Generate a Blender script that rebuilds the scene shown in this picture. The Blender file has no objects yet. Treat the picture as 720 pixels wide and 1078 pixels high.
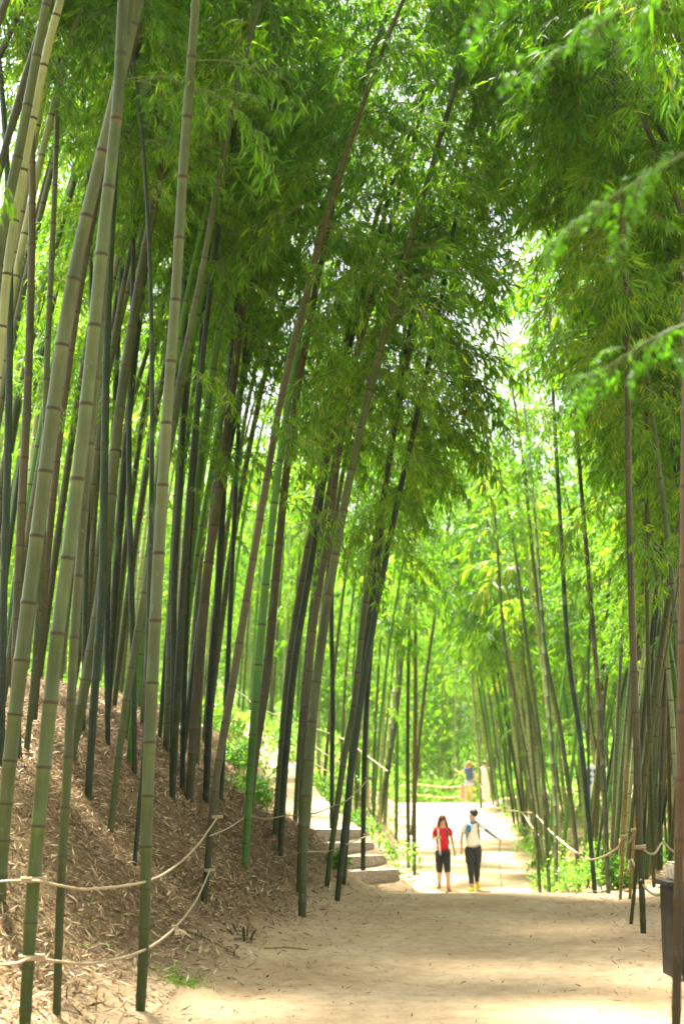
import bpy, bmesh, math, random
import numpy as np
from mathutils import Vector
random.seed(7); RNG = np.random.default_rng(7)
scn = bpy.context.scene
COL = scn.collection
R = math.radians

# ------------------------------------------------------------------ camera
HAZE = .00035
F = 1078 * 50 / 36.0
PITCH = math.atan(251 / F)
CZ = 1.6
cam_d = bpy.data.cameras.new('camera'); cam = bpy.data.objects.new('camera', cam_d); COL.objects.link(cam)
cam_d.sensor_fit = 'VERTICAL'; cam_d.sensor_height = 36; cam_d.lens = 50
cam_d.clip_start = 0.05; cam_d.clip_end = 3000
cam.location = (0, 0, CZ); cam.rotation_euler = (math.pi / 2 + PITCH, 0, 0)
cam_d.dof.use_dof = True; cam_d.dof.focus_distance = 11.5; cam_d.dof.aperture_fstop = 2.2
scn.camera = cam
cp, sp = math.cos(PITCH), math.sin(PITCH)

def ray(px, py):
    u = (539 - py) / F; r = (px - 360) / F
    v = np.array([r, cp - u * sp, sp + u * cp]); return v / v[1]
def at(px, py, d):
    v = ray(px, py) * d; return np.array([v[0], d, CZ + v[2]])
def project(p):
    x, y, z = p[0], p[1], p[2] - CZ
    fw = y * cp + z * sp; up = -y * sp + z * cp
    return 360 + F * x / fw, 539 - F * up / fw

# ------------------------------------------------------------------ terrain
def itp(y, a): return np.interp(y, [q[0] for q in a], [q[1] for q in a])
def smooth(e0, e1, x):
    t = np.clip((x - e0) / (e1 - e0), 0, 1); return t * t * (3 - 2 * t)
LE = [(-8, -3.6), (0, -2.3), (8, -.95), (11.4, -.3), (16.5, .42), (25, .95), (34, 1.3), (58, 2.2), (70, 1.5), (90, -6), (200, -8)]
RE = [(-8, .4), (0, 1.3), (8, 2.15), (12, 2.75), (16.5, 2.95), (25, 3.55), (34, 4.6), (40, 5.15), (48, 5.55), (58, 5.75), (70, 6.3), (90, 0), (200, -3)]
BZ = [(-8, 0), (13, 0), (16, -.03), (17.5, -.09), (19, -.24), (21, -.50), (24, -.86), (28, -1.3), (31, -1.5), (33, -1.54), (36, -1.48), (42, -1.28), (50, -.9), (56, -.6), (58, -.53), (60, -.55), (64, -.9), (75, -1.6), (88, -.6), (105, 3), (150, 14), (300, 40)]
ST = [(18, .5, -.2), (19.9, .44, -.2), (21.4, -.06, .46), (23, -.42, .62), (25, -.72, .82), (28, -1.1, 1.05), (34, -2.0, 1.6), (42, -3.5, 2.3), (60, -8, 3.2)]
PU = [(0, 0), (.5, .05), (1, .27), (2, 1.1), (3, 1.85), (4.2, 2.4), (8, 2.9), (20, 3.4), (60, 5)]
PV = [(0, 0), (.4, .05), (1, .2), (4, .45), (20, 1.4), (60, 3)]
def vnoise(x, y):
    return (np.sin(x * 1.7 + 1.3 * np.sin(y * .9)) * np.sin(y * 1.3 + 1.1 * np.sin(x * 1.1 + 2)) +
            .5 * np.sin(x * 4.1 + y * 2.3 + 1) * np.sin(y * 3.7 - x * 1.9) + .25 * np.sin(x * 9.3 + 2 * np.sin(y * 5)) * np.sin(y * 8.1 + x * 3.1))
def ledge(y): return itp(y, LE) + .1 * np.sin(y * 1.9) + .05 * np.sin(y * 4.7 + 1)
def redge(y): return itp(y, RE) + .1 * np.sin(y * 1.5 + 2) + .05 * np.sin(y * 5.1)
def gz(x, y):
    x = np.asarray(x, float); y = np.asarray(y, float)
    le, re, b = ledge(y), redge(y), itp(y, BZ)
    u = np.maximum(le - x, 0); v = np.maximum(x - re, 0)
    z = b * np.where(u > 0, np.exp(-u / .9), np.exp(-v / 7)) + itp(u, PU) + itp(v, PV)
    z = z + vnoise(x, y) * .07 * smooth(.3, 2, u + v)
    z = z + .45 * np.exp(-((x + .42) / .52) ** 2 - ((y - 18.3) / .9) ** 2)
    sx, sz = itp(y, [(q[0], q[1]) for q in ST]), itp(y, [(q[0], q[2]) for q in ST])
    w = smooth(.75, .38, np.abs(x - sx)) * smooth(19.5, 20.0, y) * (u > -.3)
    z = z * (1 - w) + sz * w
    return z
def hit(px, py):
    r = ray(px, py); d = np.linspace(5, 70, 6501)
    below = (CZ + r[2] * d) <= gz(r[0] * d, d)
    i = int(np.argmax(below)) if below.any() else len(d) - 1
    return d[i]

# ------------------------------------------------------------------ object helpers
def tag(o, label=None, cat=None, group=None, kind=None):
    if label: o['label'] = label
    if cat: o['category'] = cat
    if group: o['group'] = group
    if kind: o['kind'] = kind
    return o
def link(name, me, mat=None, parent=None):
    if mat is not None:
        for m in (mat if isinstance(mat, (list, tuple)) else [mat]): me.materials.append(m)
    o = bpy.data.objects.new(name, me); COL.objects.link(o)
    if parent: o.parent = parent
    return o
def empty(name, loc, rz=0):
    o = bpy.data.objects.new(name, None); COL.objects.link(o); o.location = tuple(float(c) for c in loc); o.rotation_euler = (0, 0, rz)
    o.empty_display_size = .1
    return o
def npmesh(name, V, faces_flat, counts, attrs=None, smooth_f=False, mat_idx=None):
    """fast mesh from arrays: V (n,3), flat loop indices, loops per face"""
    me = bpy.data.meshes.new(name)
    V = np.asarray(V, np.float32); fl = np.asarray(faces_flat, np.int32).ravel(); c = np.asarray(counts, np.int32)
    me.vertices.add(len(V)); me.vertices.foreach_set('co', V.ravel())
    me.loops.add(len(fl)); me.loops.foreach_set('vertex_index', fl)
    me.polygons.add(len(c)); st = np.concatenate([[0], np.cumsum(c)[:-1]]).astype(np.int32)
    me.polygons.foreach_set('loop_start', st)
    me.polygons.foreach_set('use_smooth', np.full(len(c), smooth_f))
    if mat_idx is not None: me.polygons.foreach_set('material_index', np.asarray(mat_idx, np.int32))
    for k, a in (attrs or {}).items():
        at_ = me.attributes.new(k, 'FLOAT', 'POINT'); at_.data.foreach_set('value', np.asarray(a, np.float32))
    me.update(calc_edges=True)
    return me
def bm_mesh(name, bm, smooth_f=False):
    me = bpy.data.meshes.new(name); bmesh.ops.recalc_face_normals(bm, faces=bm.faces); bm.to_mesh(me); bm.free()
    for p in me.polygons: p.use_smooth = smooth_f
    return me
def box_bm(sx, sy, sz, c=(0, 0, 0), bev=.01, seg=2):
    bm = bmesh.new(); bmesh.ops.create_cube(bm, size=1)
    for v in bm.verts: v.co = Vector((v.co.x * sx + c[0], v.co.y * sy + c[1], v.co.z * sz + c[2]))
    if bev: bmesh.ops.bevel(bm, geom=bm.edges[:], offset=bev, segments=seg, affect='EDGES')
    return bm

# ------------------------------------------------------------------ materials
def mat(name):
    m = bpy.data.materials.new(name); m.use_nodes = True; nt = m.node_tree; nt.nodes.clear()
    out = nt.nodes.new('ShaderNodeOutputMaterial'); return m, nt, out
def nd(nt, t, ins=None, **kw):
    n = nt.nodes.new(t)
    for k, v in kw.items(): setattr(n, k, v)
    for k, v in (ins or {}).items():
        if isinstance(v, bpy.types.NodeSocket): nt.links.new(v, n.inputs[k])
        else: n.inputs[k].default_value = v
    return n
def ramp(nt, fac, stops, interp='LINEAR'):
    n = nt.nodes.new('ShaderNodeValToRGB'); n.color_ramp.interpolation = interp
    el = n.color_ramp.elements
    while len(el) < len(stops): el.new(.5)
    for e, (p, c) in zip(el, stops): e.position = p; e.color = (*c, 1) if len(c) == 3 else c
    nt.links.new(fac, n.inputs[0]); return n.outputs[0]
def mixc(nt, fac, a, b, bt='MIX'):
    n = nt.nodes.new('ShaderNodeMix'); n.data_type = 'RGBA'; n.blend_type = bt
    for s, v in ((n.inputs[0], fac), (n.inputs[6], a), (n.inputs[7], b)):
        if isinstance(v, bpy.types.NodeSocket): nt.links.new(v, s)
        else: s.default_value = v if not isinstance(v, tuple) or len(v) == 4 else (*v, 1)
    return n.outputs[2]
def math_n(nt, op, a, b=0., c=None):
    n = nt.nodes.new('ShaderNodeMath'); n.operation = op
    for i, v in enumerate((a, b) if c is None else (a, b, c)):
        if isinstance(v, bpy.types.NodeSocket): nt.links.new(v, n.inputs[i])
        else: n.inputs[i].default_value = v
    return n.outputs[0]
def coords(nt, kind='Object', scale=(1, 1, 1)):
    tc = nd(nt, 'ShaderNodeTexCoord'); mp = nd(nt, 'ShaderNodeMapping', {'Vector': tc.outputs[kind], 'Scale': scale}); return mp.outputs[0]
def noise(nt, vec, scale, detail=4, rough=.6):
    return nd(nt, 'ShaderNodeTexNoise', {'Vector': vec, 'Scale': scale, 'Detail': detail, 'Roughness': rough}).outputs[0]
def simple(name, col, rough=.7, var=.15, nscale=20, bump=.2, spec=.3):
    m, nt, out = mat(name); v = coords(nt); n = noise(nt, v, nscale)
    c = mixc(nt, 1., (*[x * (1 - var) for x in col], 1), (1, 1, 1, 1), 'MIX')
    c = ramp(nt, n, [(.3, tuple(x * (1 - var) for x in col)), (.7, tuple(min(1, x * (1 + var)) for x in col))])
    b = nd(nt, 'ShaderNodeBump', {'Height': n, 'Strength': bump, 'Distance': .01})
    p = nd(nt, 'ShaderNodeBsdfPrincipled', {'Base Color': c, 'Roughness': rough, 'Specular IOR Level': spec, 'Normal': b.outputs[0]})
    nt.links.new(p.outputs[0], out.inputs[0]); return m

def leaf_material(name, stops, tstops, trans=.56, rough=.42, spec=.3):
    m, nt, out = mat(name)
    a = nd(nt, 'ShaderNodeAttribute', attribute_name='rnd').outputs['Fac']
    oi = nd(nt, 'ShaderNodeObjectInfo').outputs['Random']
    f = math_n(nt, 'ADD', math_n(nt, 'MULTIPLY', a, .75), math_n(nt, 'MULTIPLY', oi, .25))
    c = ramp(nt, f, stops); t = ramp(nt, f, tstops)
    p = nd(nt, 'ShaderNodeBsdfPrincipled', {'Base Color': c, 'Roughness': rough, 'Specular IOR Level': spec})
    tr = nd(nt, 'ShaderNodeBsdfTranslucent', {'Color': t})
    mx = nd(nt, 'ShaderNodeMixShader', {0: trans, 1: p.outputs[0], 2: tr.outputs[0]})
    nt.links.new(mx.outputs[0], out.inputs[0]); return m
LEAF = leaf_material('bamboo_leaf', [(0, (.015, .050, .006)), (.45, (.034, .103, .009)), (.8, (.08, .18, .015)), (.97, (.14, .26, .03)), (1, (.30, .26, .09))],
                     [(0, (.065, .26, .004)), (.5, (.21, .51, .007)), (.85, (.42, .68, .012)), (1, (.66, .64, .05))])
SHRUB = leaf_material('shrub_leaf', [(0, (.05, .14, .02)), (.6, (.09, .24, .03)), (1, (.20, .34, .05))],
                      [(0, (.12, .34, .02)), (.6, (.25, .52, .04)), (1, (.45, .65, .06))])
def litter_material():
    m, nt, out = mat('dry_leaf')
    a = nd(nt, 'ShaderNodeAttribute', attribute_name='rnd').outputs['Fac']
    c = ramp(nt, a, [(0, (.06, .032, .014)), (.3, (.16, .095, .043)), (.6, (.31, .205, .105)), (.88, (.52, .38, .22)), (.97, (.68, .56, .38)), (1, (.22, .30, .06))])
    p = nd(nt, 'ShaderNodeBsdfPrincipled', {'Base Color': c, 'Roughness': .6, 'Specular IOR Level': .25})
    tr = nd(nt, 'ShaderNodeBsdfTranslucent', {'Color': c})
    mx = nd(nt, 'ShaderNodeMixShader', {0: .2, 1: p.outputs[0], 2: tr.outputs[0]})
    nt.links.new(mx.outputs[0], out.inputs[0]); return m
DRY = litter_material()
def culm_material():
    m, nt, out = mat('bamboo_culm')
    n = nd(nt, 'ShaderNodeAttribute', attribute_name='nodepos').outputs['Fac']
    h = nd(nt, 'ShaderNodeAttribute', attribute_name='height').outputs['Fac']
    oi = nd(nt, 'ShaderNodeObjectInfo')
    fr = math_n(nt, 'FRACT', n)
    v = coords(nt, 'Object', (1, 1, .35)); off = nd(nt, 'ShaderNodeVectorMath', {0: v, 1: oi.outputs['Location']}, operation='ADD').outputs[0]
    big = noise(nt, off, 2.2, 3); fine = noise(nt, nd(nt, 'ShaderNodeVectorMath', {0: off, 1: (1, 1, .12)}, operation='MULTIPLY').outputs[0], 90, 3)
    base = oi.outputs['Color']
    c = mixc(nt, 1., base, ramp(nt, big, [(.3, (.50, .56, .42)), (.5, (.95, .97, .92)), (.72, (1.25, 1.22, 1.15))]), 'MULTIPLY')
    # lower stem greener, with shade near the foot painted in; older brown blotches
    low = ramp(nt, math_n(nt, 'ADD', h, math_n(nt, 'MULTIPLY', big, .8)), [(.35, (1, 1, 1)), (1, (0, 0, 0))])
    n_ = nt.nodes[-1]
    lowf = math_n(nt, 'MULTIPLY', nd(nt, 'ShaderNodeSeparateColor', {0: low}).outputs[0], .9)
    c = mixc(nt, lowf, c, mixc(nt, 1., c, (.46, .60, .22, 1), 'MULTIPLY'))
    moss = ramp(nt, noise(nt, off, 6, 5, .7), [(.56, (0, 0, 0)), (.68, (1, 1, 1))])
    mossf = math_n(nt, 'MULTIPLY', nd(nt, 'ShaderNodeSeparateColor', {0: moss}).outputs[0], math_n(nt, 'MULTIPLY', oi.outputs['Random'], .55))
    c = mixc(nt, mossf, c, (.10, .17, .03, 1))
    lich = ramp(nt, noise(nt, off, 38, 5, .75), [(.60, (0, 0, 0)), (.68, (1, 1, 1))]); lm = ramp(nt, noise(nt, off, 4.5, 3), [(.45, (0, 0, 0)), (.65, (1, 1, 1))])
    lff = math_n(nt, 'MULTIPLY', math_n(nt, 'MULTIPLY', nd(nt, 'ShaderNodeSeparateColor', {0: lich}).outputs[0], nd(nt, 'ShaderNodeSeparateColor', {0: lm}).outputs[0]), .45)
    c = mixc(nt, lff, c, (.30, .32, .24, 1))
    brown = ramp(nt, noise(nt, off, 3.3, 4, .6), [(.66, (0, 0, 0)), (.74, (1, 1, 1))])
    brf = math_n(nt, 'MULTIPLY', nd(nt, 'ShaderNodeSeparateColor', {0: brown}).outputs[0], .6)
    c = mixc(nt, brf, c, (.17, .08, .035, 1))
    c = mixc(nt, .35, c, mixc(nt, 1., c, ramp(nt, fine, [(.3, (.5, .5, .45)), (.7, (1.35, 1.35, 1.3))]), 'MULTIPLY'))
    # pale bloom just below each node, dark scar line on it
    bloom = ramp(nt, fr, [(.80, (0, 0, 0)), (.93, (1, 1, 1)), (.975, (1, 1, 1)), (.98, (0, 0, 0))])
    bf = math_n(nt, 'MULTIPLY', nd(nt, 'ShaderNodeSeparateColor', {0: bloom}).outputs[0], .35)
    c = mixc(nt, bf, c, mixc(nt, 1., c, (1.5, 1.5, 1.45, 1), 'MULTIPLY'))
    line = ramp(nt, fr, [(0, (1, 1, 1)), (.02, (1, 1, 1)), (.035, (0, 0, 0)), (.975, (0, 0, 0)), (.983, (1, 1, 1))])
    lf = math_n(nt, 'MULTIPLY', nd(nt, 'ShaderNodeSeparateColor', {0: line}).outputs[0], .92)
    c = mixc(nt, lf, c, (.045, .032, .018, 1))
    b = nd(nt, 'ShaderNodeBump', {'Height': fine, 'Strength': .15, 'Distance': .004})
    p = nd(nt, 'ShaderNodeBsdfPrincipled', {'Base Color': c, 'Roughness': .45, 'Specular IOR Level': .3, 'Normal': b.outputs[0]})
    nt.links.new(p.outputs[0], out.inputs[0]); return m
CULM = culm_material()
TWIG = simple('bamboo_twig', (.14, .17, .06), .6)

def sand_material(name, litter):
    m, nt, out = mat(name); v = coords(nt, 'Object')
    n1 = noise(nt, v, .8, 5, .6); n2 = noise(nt, v, 7, 6, .7); n3 = noise(nt, v, 120, 3, .7)
    c = ramp(nt, n1, [(.3, (.42, .295, .165)), (.55, (.54, .40, .245)), (.75, (.60, .47, .31))])
    c = mixc(nt, .5, c, mixc(nt, 1., c, ramp(nt, n2, [(.3, (.50, .45, .38)), (.6, (1.1, 1.08, 1.05))]), 'MULTIPLY'))
    c = mixc(nt, .5, c, mixc(nt, 1., c, ramp(nt, n3, [(.32, (.45, .42, .36)), (.52, (1, 1, 1)), (.75, (1.35, 1.35, 1.3))]), 'MULTIPLY'))
    if litter:
        a = nd(nt, 'ShaderNodeAttribute', attribute_name='litter').outputs['Fac']
        lc = ramp(nt, noise(nt, v, 26, 6, .8), [(.3, (.05, .032, .014)), (.5, (.17, .115, .052)), (.7, (.36, .27, .14))])
        a2 = math_n(nt, 'ADD', a, math_n(nt, 'MULTIPLY', math_n(nt, 'SUBTRACT', n2, .5), .9)); a2 = math_n(nt, 'MINIMUM', math_n(nt, 'MAXIMUM', a2, 0.), 1.)
        c = mixc(nt, a2, c, lc)
    hgt = math_n(nt, 'ADD', math_n(nt, 'MULTIPLY', n2, 1.), math_n(nt, 'MULTIPLY', n3, .35))
    b = nd(nt, 'ShaderNodeBump', {'Height': hgt, 'Strength': .8, 'Distance': .05})
    p = nd(nt, 'ShaderNodeBsdfPrincipled', {'Base Color': c, 'Roughness': .92, 'Specular IOR Level': .15, 'Normal': b.outputs[0]})
    nt.links.new(p.outputs[0], out.inputs[0]); return m
SAND = sand_material('sand_path', False); SOIL = sand_material('bank_soil', True)
STONE = simple('granite', (.36, .31, .235), .9, .4, 26, .8)
WOODD = simple('dark_wood', (.03, .025, .022), .6, .4, 14, .4)
ROPE = simple('rope_fibre', (.42, .33, .20), .9, .3, 160, .8)

# ------------------------------------------------------------------ ground and path
def axis(segs):
    out = []
    for a, b, s in segs: out.append(np.arange(a, b, s))
    return np.concatenate(out + [np.array([segs[-1][1]])])
gx = axis([(-400, -40, 45), (-40, -10, 2.5), (-10, -6, .5), (-6, 6, .1), (6, 12, .3), (12, 40, 2), (40, 400, 45)])
gy = axis([(-60, -8, 8), (-8, 5, 1), (5, 24, .1), (24, 40, .25), (40, 70, .6), (70, 120, 3), (120, 1000, 60)])
GX, GY = np.meshgrid(gx, gy); Z = gz(GX, GY)
inside = (GX > ledge(GY) + .12) & (GX < redge(GY) - .12) & (GY < 79)
Z = Z + RNG.normal(0, .006, Z.shape) * (GY < 40) - .04 * inside
nx, ny = len(gx), len(gy); idx = np.arange(nx * ny).reshape(ny, nx)
fq = np.stack([idx[:-1, :-1], idx[:-1, 1:], idx[1:, 1:], idx[1:, :-1]], -1).reshape(-1, 4)
U = np.maximum(ledge(GY) - GX, 0); Vv = np.maximum(GX - redge(GY), 0)
lit = smooth(.25, 1.15, U) + smooth(.2, 1.2, Vv) * .8
sxg = itp(GY, [(q[0], q[1]) for q in ST]); lit = lit * (1 - smooth(.95, .5, np.abs(GX - sxg)) * (GY > 19.3))
g = link('ground', npmesh('ground', np.stack([GX, GY, Z], -1).reshape(-1, 3), fq, np.full(len(fq), 4), {'litter': lit.ravel()}, True), SOIL)
tag(g, 'brown earth floor of the bamboo grove rising into a bank', None, None, 'structure')
py_ = axis([(-6, 5, .6), (5, 24, .1), (24, 80, .35)]); tt = np.linspace(0, 1, 61)
PY, PT = np.meshgrid(py_, tt, indexing='ij'); PX = ledge(PY) + (redge(PY) - ledge(PY)) * PT
edge = np.minimum(PT, 1 - PT)
PZ = gz(PX, PY) + .012 - .03 * smooth(.03, 0, edge) + .010 * np.sin(PX * 3.1 + PY * 1.2) * np.sin(PY * 2.3) * smooth(0, .1, edge)
idx = np.arange(PY.size).reshape(PY.shape); fq = np.stack([idx[:-1, :-1], idx[:-1, 1:], idx[1:, 1:], idx[1:, :-1]], -1).reshape(-1, 4)
o = link('path', npmesh('path', np.stack([PX, PY, PZ], -1).reshape(-1, 3), fq, np.full(len(fq), 4), None, True), SAND)
tag(o, 'wide sandy footpath through the bamboo', None, None, 'structure')

# stone steps
stair = empty('stone_steps', (.15, 20, -.2)); tag(stair, 'pale stone steps climbing the bank left of the sandy path', 'steps')
k = 0
for d, x, z, w in [(19.95, .44, -.2, .72), (20.33, .27, -.03, .74), (20.72, .10, .13, .78), (21.1, -.02, .29, .8), (22.6, -.30, .40, .7), (23.9, -.52, .52, .7), (25.4, -.74, .66, .7), (27.4, -1.0, .82, .7)]:
    bm = box_bm(w, .36, .24, (0, .18, .06), .022, 2)
    for v_ in bm.verts:
        v_.co.x += .012 * math.sin(v_.co.z * 40 + k * 3); v_.co.z += .012 * math.sin(v_.co.x * 7 + k); v_.co.y += .014 * math.sin(v_.co.x * 17 + k * 2)
    s = link('step', bm_mesh('step', bm), STONE, stair); s.location = (x - .15, d - 20, z + .2); s.rotation_euler = (0, 0, R(14 + 3 * (k % 3))); k += 1

# ------------------------------------------------------------------ fallen leaves
def quads_leaves(P, D, N, Ls, Ws, rnd, droop=.12):
    """P base, D unit dir, N unit normal -> 4 verts, 2 tris each"""
    S = np.cross(D, N); S /= np.linalg.norm(S, axis=1, keepdims=True) + 1e-9
    n = len(P); V = np.empty((n, 4, 3))
    M = P + D * (Ls * .38)[:, None] + N * (Ls * .04)[:, None]
    V[:, 0] = P; V[:, 1] = M + S * (Ws / 2)[:, None]; V[:, 3] = M - S * (Ws / 2)[:, None]
    V[:, 2] = P + D * Ls[:, None] - N * (Ls * droop)[:, None]
    b = np.arange(n)[:, None] * 4
    Fc = np.concatenate([b + np.array([[0, 1, 3]]), b + np.array([[1, 2, 3]])], 1).reshape(-1, 3)
    return V.reshape(-1, 3), Fc, np.repeat(rnd, 4)
def unit(a): return a / (np.linalg.norm(a, axis=-1, keepdims=True) + 1e-9)
def litter(name, X, Y, smin, smax, lift, label, mat_=None, tilt=.35, rp=1.):
    n = len(X); Zc = gz(X, Y); e = .05
    nx_ = -(gz(X + e, Y) - Zc) / e; ny_ = -(gz(X, Y + e) - Zc) / e
    N = unit(np.stack([nx_, ny_, np.ones(n)], 1) + RNG.normal(0, tilt, (n, 3)))
    a = RNG.uniform(0, 2 * np.pi, n); D = np.stack([np.cos(a), np.sin(a), np.zeros(n)], 1)
    D = unit(D - N * (D * N).sum(1, keepdims=True))
    L = RNG.uniform(smin, smax, n); W = L * RNG.uniform(.10, .2, n)
    V, Fc, r_ = quads_leaves(np.stack([X, Y, Zc + lift + RNG.uniform(0, .02, n)], 1), D, N, L, W, RNG.uniform(0, 1, n) ** rp, -.1)
    o = link(name, npmesh(name, V, Fc, np.full(len(Fc), 3), {'rnd': r_}), mat_ or DRY); tag(o, label, None, None, 'stuff'); return o
def scatter(n, x0, x1, y0, y1, keep):
    X = RNG.uniform(x0, x1, n); Y = RNG.uniform(y0, y1, n); k = RNG.uniform(0, 1, n) < keep(X, Y); return X[k], Y[k]
def stair_w(x, y): return smooth(.6, .35, np.abs(x - itp(y, [(q[0], q[1]) for q in ST]))) * (y > 19.4)
kl = lambda x, y: (smooth(.05, 1.1, ledge(y) - x) ** 1.4 + .02) * (x < ledge(y) + .2) * (1 - .93 * stair_w(x, y)) * (.62 + .38 * np.clip(vnoise(x * 1.3, y * 1.3) + .4, 0, 1))
X1, Y1 = scatter(210000, -6, 1.2, 6.5, 21, kl); X2, Y2 = scatter(45000, -9, 1.8, 20, 42, kl)
litter('fallen_leaves', np.concatenate([X1, X2]), np.concatenate([Y1, Y2]), .035, .115, .004, 'dry bamboo leaves covering the bank')
kr = lambda x, y: smooth(.0, .9, x - redge(y)) * .9 + .02 * (x > redge(y) - .3)
X3, Y3 = scatter(40000, 2, 9, 8, 40, kr)
litter('fallen_leaves', X3, Y3, .05, .13, .004, 'dry bamboo leaves at the foot of the right-hand bamboos')
kp = lambda x, y: ((x > ledge(y) - .2) & (x < redge(y) + .1)) * (.25 + .75 * smooth(1.0, 0., np.minimum(x - ledge(y), redge(y) - x)))
X4, Y4 = scatter(13000, -2, 4, 7, 24, kp)
litter('fallen_leaves', X4, Y4, .02, .085, .014, 'scattered dry leaves and bits on the sandy path', None, .25, 1.6)

# ------------------------------------------------------------------ bamboo
def spray_template(rng, L=1.0, ntw=13, nl=7, leaf=(.12, .18)):
    P, D, N, Ls = [], [], [], []; tw = []
    a0 = rng.uniform(.35, .75); segs = 8; pos = np.zeros(3); pts = [pos.copy()]; dr = np.array([math.cos(a0), 0, math.sin(a0)]); dirs = [dr.copy()]
    for i in range(segs):
        dr = unit(dr + np.array([.02, rng.normal(0, .08), -.20])); pos = pos + dr * L / segs; pts.append(pos.copy()); dirs.append(dr.copy())
    pts = np.array(pts); tw.append((pts, .006))
    for j in range(ntw):
        t = .22 + .78 * (j + rng.uniform(0, .6)) / ntw; t = min(t, 1); f = t * segs; i = min(int(f), segs - 1)
        b = pts[i] + (pts[i + 1] - pts[i]) * (f - i); td = dirs[i]
        side = 1 if j % 2 else -1
        d = unit(td * .7 + np.array([0, side * rng.uniform(.5, 1.0), rng.uniform(-.45, .35)])); tl = rng.uniform(.14, .34) * (1.1 - .4 * t)
        if j == ntw - 1: d = td
        e1 = b + d * tl * .55; d2 = unit(d + np.array([0, 0, -.45])); e2 = e1 + d2 * tl * .45
        tw.append((np.array([b, e1, e2]), .0025))
        for m in range(nl):
            q = rng.uniform(.25, 1); bp = b + (e1 - b) * min(q / .55, 1) if q < .55 else e1 + (e2 - e1) * (q - .55) / .45
            ld = unit(d2 + rng.normal(0, .48, 3) + np.array([0, 0, -rng.uniform(.15, .85)]))
            P.append(bp); D.append(ld); nn = unit(np.array([0, 0, 1.]) + rng.normal(0, .55, 3)); nn = unit(nn - ld * nn.dot(ld)); N.append(nn); Ls.append(rng.uniform(*leaf))
    P, D, N, Ls = map(np.array, (P, D, N, Ls)); n = len(P)
    V, Fc, r_ = quads_leaves(P, D, N, Ls, Ls * rng.uniform(.12, .17, n), rng.uniform(0, 1, n), .16)
    TV, TF = [], []; o_ = 0
    for pts_, r in tw:
        m = len(pts_)
        for i, p in enumerate(pts_):
            rr = r * (1 - .7 * i / m)
            for a in (0, 2.09, 4.19): TV.append(p + np.array([0, math.cos(a) * rr, math.sin(a) * rr]))
        for i in range(m - 1):
            for a in range(3):
                b_ = (a + 1) % 3; TF.append([o_ + i * 3 + a, o_ + i * 3 + b_, o_ + (i + 1) * 3 + b_, o_ + (i + 1) * 3 + a])
        o_ += m * 3
    return V, Fc, r_, np.array(TV), np.array(TF)
trng = np.random.default_rng(3)
SPR = [spray_template(trng, 1.0, 13, 7) for _ in range(7)]
SPRC = [spray_template(trng, 1.1, 9, 6, (.18, .28)) for _ in range(5)]   # larger leaves for crowns seen from afar
def rot_axis(az, tilt, roll):
    ca, sa = math.cos(az), math.sin(az); ct, st = math.cos(tilt), math.sin(tilt); cr, sr = math.cos(roll), math.sin(roll)
    Rz = np.array([[ca, -sa, 0], [sa, ca, 0], [0, 0, 1]]); Ry = np.array([[ct, 0, -st], [0, 1, 0], [st, 0, ct]]); Rx = np.array([[1, 0, 0], [0, cr, -sr], [0, sr, cr]])
    return Rz @ Ry @ Rx
def assemble(name, items, rng, lib):
    """items: (pos, az, tilt, roll, scale)"""
    VV, FF, CN, RR, MI = [], [], [], [], []; off = 0
    for pos, az, tilt, roll, s in items:
        V, Fc, r_, TV, TF = lib[rng.integers(len(lib))]; M = rot_axis(az, tilt, roll) * s
        sh = rng.uniform(-.18, .18)
        VV.append(V @ M.T + pos); FF.append((Fc + off).ravel()); CN.append(np.full(len(Fc), 3)); RR.append(np.clip(r_ + sh, 0, 1)); MI.append(np.zeros(len(Fc))); off += len(V)
        VV.append(TV @ M.T + pos); FF.append((TF + off).ravel()); CN.append(np.full(len(TF), 4)); RR.append(np.zeros(len(TV))); MI.append(np.ones(len(TF))); off += len(TV)
    return npmesh(name, np.concatenate(VV), np.concatenate(FF), np.concatenate(CN), {'rnd': np.concatenate(RR)}, False, np.concatenate(MI))
def densify(pts, n=60):
    """Catmull-Rom through control points -> arc-length sampled curve"""
    P = np.array(pts, float); Q = np.vstack([2 * P[0] - P[1], P, 2 * P[-1] - P[-2]]); out = []
    for i in range(1, len(Q) - 2):
        for t in np.linspace(0, 1, n, endpoint=False):
            a, b, c, d = Q[i - 1], Q[i], Q[i + 1], Q[i + 2]
            out.append(.5 * (2 * b + (c - a) * t + (2 * a - 5 * b + 4 * c - d) * t * t + (3 * b - a - 3 * c + d) * t ** 3))
    out.append(P[-1]); out = np.array(out)
    s = np.concatenate([[0], np.cumsum(np.linalg.norm(np.diff(out, axis=0), axis=1))]); return out, s
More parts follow.
